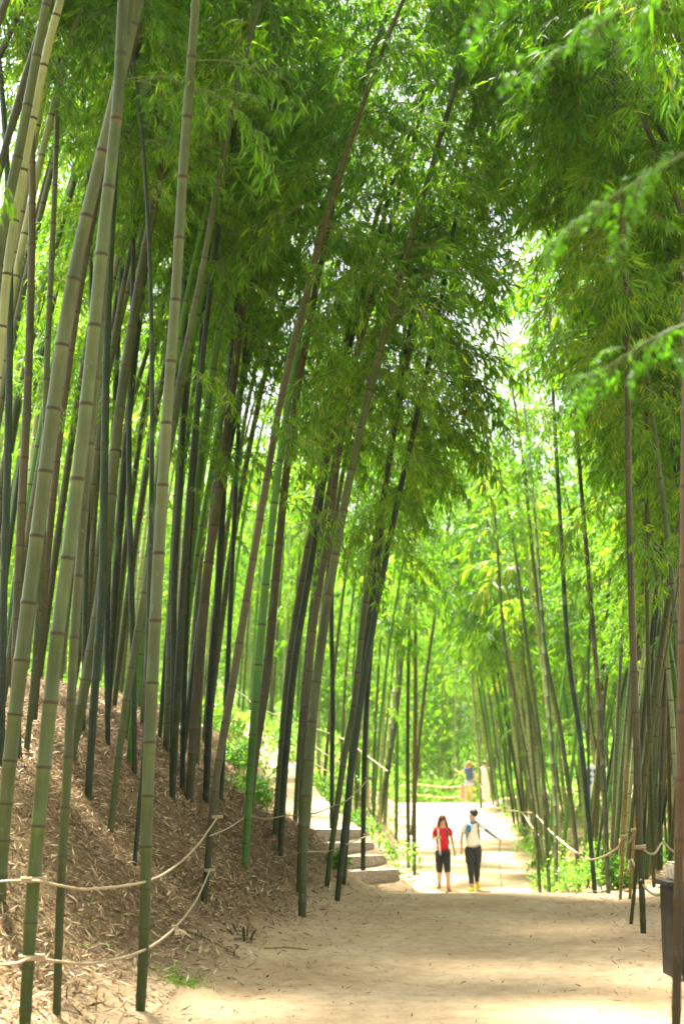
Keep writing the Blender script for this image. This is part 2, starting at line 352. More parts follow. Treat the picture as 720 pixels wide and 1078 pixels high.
def culm_mesh(name, C, S, r0, sides, rng, detail=True, tip=.25, sp0=.19, sp1=.44):
    L = S[-1]; nodes = [-.05 - rng.uniform(0, .1)]; sc = .75 + .25 * (r0 / .045)
    while nodes[-1] < L: nodes.append(nodes[-1] + (sp0 + (sp1 - sp0) * min(1, max(0, nodes[-1]) / 2.2)) * sc * rng.uniform(.93, 1.07))
    s_l, n_l, k_l = [], [], []
    for i in range(len(nodes) - 1):
        a, b = nodes[i], nodes[i + 1]; l = b - a
        prof = [(0, 1.10), (.012, 1.09), (.024, 1.0), (l * .5, .985), (l - .022, 1.0), (l - .010, 1.05)] if detail else [(0, 1.09), (.02, 1.0), (l - .02, 1.0)]
        for ds, kk in prof: s_l.append(a + ds); n_l.append(i + ds / l); k_l.append(kk)
    s_ = np.array(s_l); n_ = np.array(n_l); k_ = np.array(k_l); ok = s_ < L; s_, n_, k_ = s_[ok], n_[ok], k_[ok]
    P = np.stack([np.interp(s_, S, C[:, j]) for j in range(3)], 1); low = s_ < 0
    P[low] = C[0] + unit(C[1] - C[0]) * s_[low, None]
    sb = np.maximum(s_ - .05, 0); sa_ = np.minimum(s_ + .05, L)
    T = unit(np.stack([np.interp(sa_, S, C[:, j]) - np.interp(sb, S, C[:, j]) for j in range(3)], 1))
    A = unit(np.cross(T, np.array([0, 1., 0]))); B = np.cross(T, A)
    taper = np.clip(s_ / L, 0, 1); rad = r0 * (1 - (1 - tip) * taper ** 1.5) * k_ * (.76 + .24 * smooth(-.2, 1.8, s_))
    ang = np.linspace(0, 2 * np.pi, sides, endpoint=False)
    V = P[:, None] + rad[:, None, None] * (np.cos(ang)[None, :, None] * A[:, None] + np.sin(ang)[None, :, None] * B[:, None])
    m = len(P); idx = np.arange(m * sides).reshape(m, sides); nxt = np.roll(idx, -1, 1)
    Fq = np.stack([idx[:-1], nxt[:-1], nxt[1:], idx[1:]], -1).reshape(-1, 4)
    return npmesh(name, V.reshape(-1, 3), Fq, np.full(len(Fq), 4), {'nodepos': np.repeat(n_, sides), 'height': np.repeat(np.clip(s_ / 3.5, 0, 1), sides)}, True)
def crown_items(C, S, s0, n, rng, size=1., topfrac=.18, bias=None):
    L = S[-1]; it = []
    az0, t0 = 0, 0
    for i in range(n):
        if i % 4 == 0: az0 = rng.uniform(0, 2 * np.pi) if bias is None or rng.uniform() > .45 else bias + rng.normal(0, .7); t0 = (i + rng.uniform(0, 4)) / n
        t = min(1, max(0, t0 + rng.normal(0, .012))); s = s0 + (L - s0) * t; pos = np.array([np.interp(s, S, C[:, j]) for j in range(3)])
        az = az0 + rng.normal(0, .38)
        sc = size * rng.uniform(.65, 1.25) * min(1, .5 + t * 3) * (1 - .55 * max(0, (t - .6) / .4))
        it.append((pos, az, rng.uniform(-.45, .35), rng.normal(0, .3), sc))
    return it

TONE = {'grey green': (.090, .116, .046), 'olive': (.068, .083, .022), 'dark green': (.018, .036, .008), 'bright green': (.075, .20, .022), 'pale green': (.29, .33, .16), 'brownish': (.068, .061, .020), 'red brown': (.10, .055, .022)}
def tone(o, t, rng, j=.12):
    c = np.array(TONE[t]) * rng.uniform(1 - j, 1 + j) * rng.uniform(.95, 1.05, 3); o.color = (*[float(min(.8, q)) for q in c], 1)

BAM = []
def hero(pix, wpx, t, label, crown=5.5, nsp=55, dd=0., H=12.5, lows=(), detail=True, d0=None, group=None, size=1., bias=None, seed=None):
    """pix: control points base -> top in photo pixels; wpx stem width in photo pixels; dd depth change by the last point"""
    rng = np.random.default_rng(seed if seed is not None else len(BAM) + 100)
    bx, by = pix[0]; d = d0 if d0 else hit(bx, by)
    y0, y1 = pix[0][1], pix[-1][1]
    W = []
    for (x, y) in pix: W.append(at(x, y, d + dd * (y0 - y) / max(1, y0 - y1)))
    W = np.array(W); base = W[0].copy()
    if d0: base_z = float(gz(base[0], base[1])); dirv = unit(W[0] - W[1]); k_ = (W[0][2] - base_z); W = np.vstack([W[0] + dirv * k_ / max(.3, -dirv[2]), W]) if k_ > .15 else W; W[0][2] = min(W[0][2], base_z); base = W[0].copy()
    ext = []; p = W[-1].copy(); dr = unit(W[-1] - W[-2]); lean = np.array([dr[0], dr[1] * .3, 0]); ln = np.linalg.norm(lean); lean = lean / ln if ln > .03 else np.array([rng.normal(0, 1), .3, 0])
    rem = max(0, H - (p[2] - base[2])); m = max(2, int(rem / 1.2)); 
    if rem > .5:
        for i in range(m): dr = unit(dr + lean * .045 * (1 + i * .35) + np.array([0, 0, -.012 * i])); p = p + dr * rem / m; ext.append(p.copy())
        W = np.vstack([W, ext])
    C, S = densify(W - base, 14)
    root = empty('bamboo', base); tag(root, label, 'bamboo', group or 'bamboo standing left of the path')
    r0 = wpx / 2 / F * d
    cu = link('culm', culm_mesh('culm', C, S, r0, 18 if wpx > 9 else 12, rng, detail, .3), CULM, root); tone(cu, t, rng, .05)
    it = crown_items(C, S, min(crown, S[-1] - 1), nsp, rng, size, bias=bias)
    for l in lows:
        s, az, sc = l; pos = np.array([np.interp(s, S, C[:, j]) for j in range(3)])
        for q in range(2): it.append((pos, az + rng.normal(0, .25), rng.uniform(-.5, .0), rng.normal(0, .3), sc * rng.uniform(.8, 1.1)))
    if group == G1: it = [q for q in it if rng.uniform() < .74]
    if it: link('crown', assemble('crown', it, rng, SPR), [LEAF, TWIG], root)
    BAM.append((base, root)); return root

E = 0.0   # azimuth 0 = to the right of the photo, -pi/2 = towards the camera
TC = -math.pi / 2
G1 = 'bamboo on the leaf-strewn bank left of the path'
# --- near left row
hero([(-42, 700), (-12, 400), (0, 265), (22, 150), (50, 0), (62, -60)], 13, 'grey green', 'grey bamboo cutting the top left corner, the left one of a crossing pair', 7.5, 40, 0, d0=10.5, seed=1)
hero([(-30, 720), (-8, 450), (2, 350), (14, 240), (45, 75), (64, 0), (80, -60)], 12, 'pale green', 'pale grey-green bamboo in the top left corner, right one of a crossing pair', 7.5, 40, 0, d0=10.8, seed=2)
hero([(0, 945), (7, 840), (20, 720), (40, 560), (64, 375), (84, 262), (120, 110), (146, 0), (160, -60)], 16.5, 'grey green', 'thick mossy grey bamboo leaning right from the left edge past crossing bamboos', 8.0, 55, 0, lows=[(5.6, E, .8)])
hero([(26, 1085), (36, 924), (52, 752), (62, 660), (78, 540), (94, 400), (108, 260), (125, 100), (133, -40)], 16, 'grey green', 'thick grey bamboo with two ropes tied round its green foot', 7.6, 50, 0)
hero([(60, 1070), (64, 945), (72, 800), (80, 650), (94, 480), (106, 350), (118, 180)], 10.5, 'olive', 'slimmer bamboo hugging the right side of the rope-tied thick grey one', 7.2, 50, .4)
hero([(148, 1064), (152, 985), (155, 860), (160, 730), (167, 590), (176, 440), (186, 300), (194, 165), (205, 20), (210, -60)], 13.5, 'grey green', 'tall pale grey bamboo, foremost and straightest, foot beside the sandy path edge', 7.4, 60, 0, lows=[(6.2, E, .9), (6.0, .6, .8)])
hero([(116, 877), (130, 760), (150, 640), (172, 510), (190, 400), (214, 280), (236, 160)], 9, 'olive', 'olive bamboo slanting right behind the foremost tall grey one', 6.6, 60, .6, lows=[(4.2, E, .7)], group=G1)
hero([(215, 950), (228, 820), (245, 720), (263, 610), (280, 510), (298, 410), (325, 300), (356, 190)], 9, 'brownish', 'brownish bamboo holding the far ends of both sagging ropes', 5.2, 75, 1., lows=[(3.8, E, .8), (4.4, E - .3, .9), (4.6, TC, .8)], group=G1)
hero([(75, 800), (90, 720), (110, 600), (124, 450), (140, 340), (158, 240)], 13, 'olive', 'broad shaded olive bamboo between the thick grey ones and the foremost tall one', 6.2, 70, 1., group=G1)
hero([(175, 790), (182, 610), (190, 480), (202, 360), (216, 240), (222, 160)], 9, 'grey green', 'grey-brown bamboo close behind the foremost tall grey one, on its right', 5.5, 70, .6, lows=[(4, .4, .8)], group=G1)
hero([(20, 800), (17, 700), (22, 560), (30, 400), (34, 250)], 10, 'brownish', 'dark brown upright bamboo near the left edge behind the mossy leaning one', 6.5, 60, .5, group=G1)
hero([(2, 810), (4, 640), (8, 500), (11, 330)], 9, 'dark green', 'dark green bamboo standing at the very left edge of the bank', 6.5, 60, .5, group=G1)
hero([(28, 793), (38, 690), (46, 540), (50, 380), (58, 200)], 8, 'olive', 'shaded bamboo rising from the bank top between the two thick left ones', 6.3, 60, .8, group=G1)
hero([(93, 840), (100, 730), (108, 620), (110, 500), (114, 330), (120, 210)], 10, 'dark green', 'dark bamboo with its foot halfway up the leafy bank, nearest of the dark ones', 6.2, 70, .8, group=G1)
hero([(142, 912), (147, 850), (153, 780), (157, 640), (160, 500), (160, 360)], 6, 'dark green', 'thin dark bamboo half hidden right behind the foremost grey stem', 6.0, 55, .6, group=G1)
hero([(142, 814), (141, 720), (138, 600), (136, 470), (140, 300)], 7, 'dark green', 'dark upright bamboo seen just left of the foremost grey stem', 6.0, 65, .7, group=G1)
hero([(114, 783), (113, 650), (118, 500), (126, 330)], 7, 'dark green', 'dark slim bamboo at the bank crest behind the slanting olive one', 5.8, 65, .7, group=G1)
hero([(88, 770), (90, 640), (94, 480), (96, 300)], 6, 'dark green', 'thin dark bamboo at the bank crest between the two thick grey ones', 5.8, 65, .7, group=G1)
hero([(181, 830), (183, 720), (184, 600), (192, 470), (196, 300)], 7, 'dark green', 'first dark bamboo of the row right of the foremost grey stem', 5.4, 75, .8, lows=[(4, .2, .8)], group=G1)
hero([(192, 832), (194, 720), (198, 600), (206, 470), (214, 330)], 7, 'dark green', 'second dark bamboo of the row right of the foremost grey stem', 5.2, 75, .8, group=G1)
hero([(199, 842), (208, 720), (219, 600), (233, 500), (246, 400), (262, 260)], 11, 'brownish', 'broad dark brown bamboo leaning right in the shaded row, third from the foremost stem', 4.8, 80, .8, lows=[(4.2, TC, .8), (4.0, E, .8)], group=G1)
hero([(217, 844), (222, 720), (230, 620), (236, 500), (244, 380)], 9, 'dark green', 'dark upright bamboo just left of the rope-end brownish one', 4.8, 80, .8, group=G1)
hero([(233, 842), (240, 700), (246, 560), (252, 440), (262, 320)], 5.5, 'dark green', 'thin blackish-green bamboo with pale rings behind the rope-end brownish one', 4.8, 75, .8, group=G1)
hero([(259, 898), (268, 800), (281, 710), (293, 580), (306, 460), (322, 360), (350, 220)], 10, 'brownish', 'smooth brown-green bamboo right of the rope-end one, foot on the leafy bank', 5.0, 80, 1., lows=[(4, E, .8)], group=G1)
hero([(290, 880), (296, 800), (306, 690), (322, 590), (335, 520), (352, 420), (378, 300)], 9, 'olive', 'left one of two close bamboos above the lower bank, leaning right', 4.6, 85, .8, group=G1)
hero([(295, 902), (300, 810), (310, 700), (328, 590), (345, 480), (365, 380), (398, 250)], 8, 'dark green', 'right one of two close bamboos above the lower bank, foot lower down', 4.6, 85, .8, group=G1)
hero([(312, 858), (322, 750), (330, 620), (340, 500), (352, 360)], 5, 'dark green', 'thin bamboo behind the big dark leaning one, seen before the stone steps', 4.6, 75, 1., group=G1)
hero([(318, 966), (320, 885), (327, 775), (338, 680), (352, 590), (369, 500), (392, 400), (424, 280), (462, 150), (488, 60)], 10.5, 'olive', 'big bamboo arching right over the path from the lowest edge of the bank', 4.6, 122, 1.2, H=12, lows=[(4.4, E, .8), (4.0, TC, .7), (3.5, E, .7)], bias=E, group=G1)
hero([(315, 940), (318, 850), (322, 760), (330, 660), (346, 560), (358, 470), (378, 360), (410, 240), (440, 130)], 8, 'brownish', 'bamboo pressed close behind the big arching one at the bank foot', 4.6, 103, 1.2, bias=E, group=G1)
G2 = 'bamboo clump in front of the stone steps'
hero([(344, 934), (352, 870), (362, 800), (373, 740), (384, 640), (400, 540), (420, 430), (440, 330), (470, 210)], 7, 'olive', 'leftmost foot of the dark clump in front of the stone steps', 4.4, 113, 1., bias=E, group=G2)
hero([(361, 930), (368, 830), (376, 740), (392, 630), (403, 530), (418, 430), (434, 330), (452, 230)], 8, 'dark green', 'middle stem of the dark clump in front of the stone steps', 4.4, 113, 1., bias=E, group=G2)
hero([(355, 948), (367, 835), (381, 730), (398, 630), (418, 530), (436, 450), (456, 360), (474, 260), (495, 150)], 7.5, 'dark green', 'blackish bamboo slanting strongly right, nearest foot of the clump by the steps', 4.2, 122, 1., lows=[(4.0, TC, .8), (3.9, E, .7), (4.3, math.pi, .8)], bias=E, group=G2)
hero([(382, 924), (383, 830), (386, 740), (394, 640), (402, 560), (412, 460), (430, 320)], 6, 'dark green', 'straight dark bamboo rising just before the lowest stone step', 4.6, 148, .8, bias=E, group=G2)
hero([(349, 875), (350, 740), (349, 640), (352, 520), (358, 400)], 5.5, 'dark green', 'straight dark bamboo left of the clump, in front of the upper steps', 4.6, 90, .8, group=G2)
hero([(336, 830), (335, 720), (340, 600), (348, 470)], 5, 'pale green', 'pale slim bamboo behind the clump, beside the upper steps', 4.8, 90, .8, group=G2)
G3 = 'bamboo on the rise between the steps and the far path'
hero([(398, 872), (407, 817), (418, 740), (428, 640), (444, 560), (470, 420)], 6, 'olive', 'leaning olive bamboo on the earth rise just beyond the stone steps', 7.5, 60, 2., group=G3)
hero([(417, 884), (418, 760), (419, 640), (422, 535), (426, 400)], 4.2, 'bright green', 'vivid green upright bamboo beside the far bright path', 8.5, 55, 2., group=G3)
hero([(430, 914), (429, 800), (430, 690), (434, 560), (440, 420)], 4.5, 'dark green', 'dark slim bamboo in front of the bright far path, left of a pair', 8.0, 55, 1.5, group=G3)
hero([(436, 922), (436, 830), (437, 720), (437, 610), (436, 510), (436, 400)], 5, 'brownish', 'brown bamboo in front of the bright far path, right of a pair', 8.0, 55, 1.5, group=G3)
hero([(433, 880), (441, 780), (450, 700), (462, 620), (474, 540), (490, 440)], 4, 'brownish', 'slender bamboo slanting right above the far path near the woman in red', 8.5, 50, 2., group=G3)
hero([(405, 868), (410, 780), (424, 660), (441, 560), (455, 460)], 5, 'pale green', 'whitish bamboo leaning right beyond the steps, behind the vivid green one', 8.0, 50, 2., group=G3)
hero([(386, 850), (384, 720), (388, 640), (398, 520), (402, 470)], 7, 'pale green', 'very pale bamboo glowing behind the dark clump by the steps', 6.5, 60, 1., group=G3)
hero([(376, 842), (378, 700), (380, 600), (386, 480)], 6, 'bright green', 'bright green bamboo behind the dark clump by the steps', 6.5, 60, 1., group=G3)
# --- right side
G4 = 'bamboo standing right of the path'
hero([(711, 1090), (713, 980), (716, 830), (719, 640), (722, 420), (726, 150)], 11.5, 'red brown', 'reddish brown bamboo at the right edge, nearest to the camera', 7.2, 60, .5, d0=6.6, group=G4)
hero([(677, 985), (673, 880), (669, 760), (664, 620), (661, 490), (660, 360), (655, 230)], 8, 'brownish', 'dark brown bamboo with a bare foot at the path edge beside the wooden box post', 4.6, 144, .5, lows=[(3.3, math.pi, .7), (3.6, TC, .8), (4.0, math.pi, .9)], group=G4)
hero([(722, 900), (719, 760), (712, 600), (704, 440), (694, 350), (682, 220), (664, 130), (650, 40)], 10, 'dark green', 'blackish bamboo bowing left along the right edge above the post', 4.8, 160, 1., lows=[(4.8, math.pi, .8)], group=G4)
hero([(730, 900), (712, 700), (693, 560), (676, 460), (650, 350), (628, 260), (610, 180), (590, 90)], 6.5, 'dark green', 'thin dark bamboo bowing far left across the foliage right of the path', 4.6, 176, 1., bias=math.pi, group=G4)
hero([(712, 920), (710, 800), (700, 670), (686, 560), (679, 500), (670, 380)], 6, 'pale green', 'pale bamboo behind the dark one with the bare foot, leaning left', 5., 128, 1.5, group=G4)
hero([(676, 850), (680, 810), (691, 740), (704, 670), (716, 600)], 5, 'olive', 'broken bamboo leaning right against the bare-footed brown one', 30, 0, -.4, H=3.0, d0=13.5, group=G4)
hero([(705, 905), (704, 800), (697, 650), (697, 500), (690, 300)], 6, 'olive', 'olive bamboo rising behind the rope at the wooden box post', 4.8, 160, 1., group=G4)
hero([(610, 940), (606, 890), (600, 840), (588, 760), (576, 700), (562, 600), (552, 500)], 5.5, 'olive', 'slender olive bamboo at the path crest, leaning left, leftmost of the near right ones', 7.2, 45, 2., group=G4)
hero([(626, 941), (619, 860), (611, 780), (598, 690), (590, 560)], 6, 'dark green', 'dark bamboo second along the right path crest', 6.8, 55, 2., group=G4)
hero([(640, 941), (636, 840), (630, 740), (622, 640), (612, 520)], 6, 'brownish', 'brown bamboo third along the right path crest, left of the rope stakes', 6.0, 70, 2., group=G4)
hero([(567, 923), (562, 860), (552, 790), (540, 730), (530, 670), (522, 560)], 4.6, 'olive', 'dark thin bamboo left of a pair by the rope beyond the right crest', 7.5, 35, 2., d0=27, group=G4)
hero([(577, 922), (573, 850), (568, 780), (557, 700), (546, 610)], 4.6, 'olive', 'thin olive bamboo right of a pair by the rope beyond the right crest', 7.5, 35, 2., d0=27, group=G4)
hero([(585, 925), (584, 850), (578, 760), (573, 690), (566, 590)], 5, 'grey green', 'grey bamboo standing alone between the thin pair and the near right crest', 7.2, 40, 2., d0=25, group=G4)
hero([(506, 845), (503, 790), (497, 720), (493, 640), (488, 560)], 4, 'pale green', 'yellow-green bamboo with a rope tied on, beside the far walkers', 8.5, 50, 2., d0=56, size=1.4, group=G4)

# --- shared variants for the rest of the grove
def variant(i, coarse, lowc=False):
    rng = np.random.default_rng(500 + i + (50 if coarse else 0) + (200 if lowc else 0)); H = rng.uniform(11.5, 13.5); bend = rng.uniform(.8, 3.2) if not coarse else rng.uniform(.3, 1.3)
    h = np.linspace(0, 1, 9); xx = .25 * bend * h + bend * h ** 2.6; yy = rng.normal(0, .25) * h ** 2
    zz = H * (h - .06 * h ** 4)
    C, S = densify(np.stack([xx, yy, zz], 1), 8)
    cu = culm_mesh('culm', C, S, .045 if not lowc else (.032 if not coarse else .042), 8, rng, False, .25)
    it = crown_items(C, S, rng.uniform(5.2, 6.6) if not coarse else rng.uniform(4.6, 6), 52 if not coarse else 24, rng, 1.1 if not coarse else 1.35, bias=0)
    for _ in range(3 if not lowc else (26 if not coarse else 9)): 
        s = rng.uniform(3.2, 5.) if not lowc else rng.uniform(4.3, 7.2) + (1.2 if coarse else 0); it.append((np.array([np.interp(s, S, C[:, j]) for j in range(3)]), rng.uniform(0, 6.28), rng.uniform(-.4, .1), 0, rng.uniform(.5, .8)))
    cr = assemble('crown', it, rng, SPRC if coarse else SPR)
    cu.materials.append(CULM); cr.materials.append(LEAF); cr.materials.append(TWIG)
    return cu, cr, bend
VN = [variant(i, False) for i in range(8)]; VF = [variant(i, True) for i in range(8)]
VL = [variant(i, False, True) for i in range(5)]; VLF = [variant(i, True, True) for i in range(4)]
PROTO = {}
def plant(x, y, az, s, t, rng, wide=1.):
    right = x > 2 and y < 62
    lib, key = ((VL, 'l') if right and rng.uniform() < .7 else (VN, 'n')) if y < 34 else ((VLF, 'lf') if right and rng.uniform() < .7 else (VF, 'f')); i = int(rng.integers(len(lib))); cu, cr, bend = lib[i]
    if (key, i) not in PROTO:
        root = empty('bamboo', (0, 0, 0)); c1 = link('culm', cu, None, root); c2 = link('crown', cr, None, root); PROTO[(key, i)] = (root, c1, c2)
    else:
        r_, a_, b_ = PROTO[(key, i)]
        root = r_.copy(); COL.objects.link(root); c1 = a_.copy(); c1.parent = root; COL.objects.link(c1); c2 = b_.copy(); c2.parent = root; COL.objects.link(c2)
    root.location = (float(x), float(y), float(gz(x, y)) - .04); root.rotation_euler = (rng.normal(0, .022), rng.normal(.085 if right else .03, .03), az); root.scale = (s, s, s)
    c1.scale = (1, 1, 1); tone(c1, t, rng)
    return root, bend
occ = [tuple(b[:2]) for b, _ in BAM]
def free(x, y, md): return all((x - a) ** 2 + (y - b) ** 2 > md * md for a, b in occ)
def stem_vis(x, y):
    z = gz(x, y); a = project((x, y, z + 1)); b = project((x, y, z + 6)); return (-25 < a[0] < 745) or (-25 < b[0] < 745)
prng = np.random.default_rng(21)
GAPL = [(150, 600), (250, 578), (350, 545), (450, 490), (550, 445), (700, 430), (850, 420)]; GAPR = [(150, 600), (250, 610), (350, 612), (450, 600), (550, 585), (640, 560), (700, 530), (850, 520)]
def blocks_gap(x, y, az, bend, s, r=.75):
    if y > 33: r = .25
    z = float(gz(x, y)); n_ = 0
    for h in (.42, .55, .7, .85, .97):
        e = (.25 * bend * h + bend * h ** 2.6) * s; p = (x + e * math.cos(az), y + e * math.sin(az), z + 12.3 * s * (h - .06 * h ** 4)); a, b = project(p)
        if 200 < b < 840 and p[1] > 2:
            l, q = np.interp(b, [t[0] for t in GAPL], [t[1] for t in GAPL]), np.interp(b, [t[0] for t in GAPR], [t[1] for t in GAPR]); m = r * F / p[1]
            if l - m < a < q + m: n_ += 1
    return n_
def sow(n, region, fx, fy, md, azc, tones, tp, smin=.85, smax=1.12, vis=True):
    got = 0; tries = 0
    while got < n and tries < 20000:
        tries += 1; y = fy(prng.uniform()); x = fx(prng.uniform(), y)
        if y > 19 and abs(x - itp(y, [(q[0], q[1]) for q in ST])) < .85: continue
        if ledge(y) - .35 < x < redge(y) + (.3 if y < 24 else .08) and y < 63: continue
        if vis and not stem_vis(x, y): continue
        if not free(x, y, md): continue
        t = tones[int(prng.choice(len(tones), p=tp))]; s = prng.uniform(smin, smax)
        if y < 56 and not (x > 3 and y > 34):
            c_ = [azc + prng.normal(0, .25 + .25 * q) for q in range(9)]; sc_ = [blocks_gap(x, y, q, 1.8 if y < 34 else .8, s) for q in c_]; k_ = int(np.argmin(sc_)); az = c_[k_]
            if sc_[k_] > (0 if y < 33 else 2): continue
        else: az = azc + prng.normal(0, .75)
        root, bend = plant(x, y, az, s, t, prng); occ.append((x, y)); got += 1
        dx = bend * math.cos(az) * s
        lean = 'leaning right' if dx > 1.1 else 'leaning left' if dx < -1.1 else 'standing nearly upright'
        size = 'thick' if s > 1.04 else 'slender' if s < .92 else 'middle-sized'
        lab = f'{size} {t} bamboo {lean} {region}'; root['label'] = lab; root['category'] = 'bamboo'; root['group'] = lab
TL = ['grey green', 'olive', 'dark green', 'bright green', 'pale green', 'brownish']
sow(38, 'in the shaded thicket just behind the left bank', lambda u, y: -.27 * y + u * (itp(y, LE) - .9 + .27 * y), lambda u: 13.5 + 6.5 * u, .5, 0., TL, [.25, .2, .25, .1, .1, .1])
sow(30, 'deep in the left thicket behind the dark stems', lambda u, y: -.27 * y + u * (itp(y, LE) - .5 + .27 * y), lambda u: 20 + 14 * u, .6, 0., TL, [.2, .12, .1, .23, .25, .1])
sow(24, 'left of the far bright path', lambda u, y: -.1 * y + u * (itp(y, LE) - .4 + .1 * y), lambda u: 33 + 24 * u, .55, 0., TL, [.2, .12, .08, .22, .33, .05])
sow(12, 'in the right-hand thicket behind the wooden post', lambda u, y: itp(y, RE) + .5 + u * 2.2, lambda u: 14 + 3 * u, .5, math.pi, TL, [.2, .25, .25, .1, .1, .1])
sow(72, 'in the right-hand thicket behind the rope stakes', lambda u, y: itp(y, RE) + .4 + u * max(1.0, .245 * y - itp(y, RE) + .3), lambda u: 17 + 11 * u, .36, math.pi, TL, [.2, .25, .18, .12, .13, .12])
sow(92, 'along the rope fence right of the far path', lambda u, y: itp(y, RE) + .15 + (u ** 2.3) * max(1.5, .235 * y - itp(y, RE)), lambda u: 24 + 34 * u, .33, math.pi, TL, [.25, .17, .08, .17, .28, .05])
sow(6, 'in the wood behind the far walkers', lambda u, y: -1 + u * 11, lambda u: 64 + 12 * u, .7, math.pi / 2, TL, [.25, .2, .2, .1, .2, .05])

# everything further off reads as one mass
def mass(name, label, spots, rng):
    VV, FF, CN, RR, MI = [], [], [], [], []; off = 0
    for (x, y) in spots:
        z0 = float(gz(x, y)); H = rng.uniform(11, 15); lx, ly = rng.normal(0, 1.2, 2); r = rng.uniform(.035, .06); m = 6
        P = [np.array([x + lx * (i / m) ** 2, y + ly * (i / m) ** 2, z0 + H * i / m]) for i in range(m + 1)]
        TV = np.array([p + r * (1 - .12 * i) * np.array([math.cos(a), math.sin(a), 0]) for i, p in enumerate(P) for a in np.linspace(0, 2 * np.pi, 5, endpoint=False)])
        TF = np.array([[i * 5 + a, i * 5 + (a + 1) % 5, (i + 1) * 5 + (a + 1) % 5, (i + 1) * 5 + a] for i in range(m) for a in range(5)])
        VV.append(TV); FF.append((TF + off).ravel()); CN.append(np.full(len(TF), 4)); RR.append(np.zeros(len(TV))); MI.append(np.ones(len(TF))); off += len(TV)
        n = 2200; t = rng.uniform(.12, 1.0, n) ** .8; c = np.stack([np.interp(t, np.linspace(0, 1, m + 1), [p[j] for p in P]) for j in range(3)], 1)
        c[:, :2] += rng.normal(0, .75, (n, 2)); c[:, 2] += rng.normal(0, .3, n)
        D = unit(rng.normal(0, 1, (n, 3)) + np.array([0, 0, -.6])); N = unit(np.cross(D, rng.normal(0, 1, (n, 3)))); L = rng.uniform(.2, .36, n)
        V, Fc, r_ = quads_leaves(c, D, N, L, L * .22, np.clip(rng.uniform(0, 1, n) + rng.uniform(-.2, .2), 0, 1))
        VV.append(V); FF.append((Fc + off).ravel()); CN.append(np.full(len(Fc), 3)); RR.append(r_); MI.append(np.zeros(len(Fc))); off += len(V)
    me = npmesh(name, np.concatenate(VV), np.concatenate(FF), np.concatenate(CN), {'rnd': np.concatenate(RR)}, False, np.concatenate(MI))
    return tag(link(name, me, [LEAF, TWIG]), label, None, None, 'stuff')
mr = np.random.default_rng(5); sp_ = []
for _ in range(150):
    y = mr.uniform(34, 62); sp_.append((-.28 * y - 3 + mr.uniform() * (.2 * y), y)) if mr.uniform() < .35 else sp_.append((mr.uniform(.14 * y + 4, .3 * y + 3), y))
for _ in range(230):
    y = mr.uniform(76, 125); sp_.append((mr.uniform(-.3 * y, .3 * y), y))
for _ in range(70):
    sp_.append((mr.uniform(-9, 15), mr.uniform(66, 80)))
mass('distant_forest', 'far bamboo wood closing off the grove', sp_, mr)
# unseen bamboos added around the camera to shade the near ground
nr = np.random.default_rng(77)
for k in range(40):
    y = nr.uniform(-9, 9.5); side = -1 if k % 5 < 2 else 1; x = (itp(y, LE) - nr.uniform(.9, 3.5)) if side < 0 else (itp(y, RE) + nr.uniform(.5, 2.8))
    if y > 1 and stem_vis(x, y): x = side * (.29 * y + 2.6 + nr.uniform(0, 1.5))
    root, bend = plant(x, y, (0 if side < 0 else math.pi) + nr.normal(0, .5), nr.uniform(.95, 1.1), 'olive', nr)
    tag(root, 'unseen olive bamboo added beside the viewpoint for its shade', 'bamboo', 'unseen bamboo added beside the viewpoint')

for i in range(3):  # extra bamboos added beside the frame, bent so their crowns shade the near path
    rng_ = np.random.default_rng(900 + i); h = np.linspace(0, 1, 9); C, S = densify(np.stack([.5 * h + 4.0 * h ** 2.4, rng_.normal(0, .3) * h ** 2, 12.6 * (h - .1 * h ** 4)], 1), 8)
    cu = culm_mesh('culm', C, S, .04, 10, rng_, True, .25); cr = assemble('crown', crown_items(C, S, 7.0, 130, rng_, 1.15), rng_, SPR); cu.materials.append(CULM); cr.materials.append(LEAF); cr.materials.append(TWIG)
    for (x, y, az) in [[(4.0, 10.3, 3.3), (-3.5, 10.4, .2), (-4.1, 13.6, 0), (4.15, 11.5, 3.1), (-3.8, 11.3, .05)], [(4.5, 12.6, 3.0), (4.9, 16.4, 3.3), (-3.3, 8.2, .3), (4.4, 13.5, 3.2), (-4.3, 12.9, .1)], [(4.7, 14.5, 2.9), (-3.6, 12.2, -.1)]][i]:
        root = empty('bamboo', (x, y, float(gz(x, y)) - .04), az + nr.normal(0, .15)); link('culm', cu, None, root).color = (.06, .07, .03, 1); link('crown', cr, None, root)
        tag(root, 'tall bamboo added beside the frame, its top arching over to shade the path', 'bamboo', 'tall bamboos added to shade the near path')
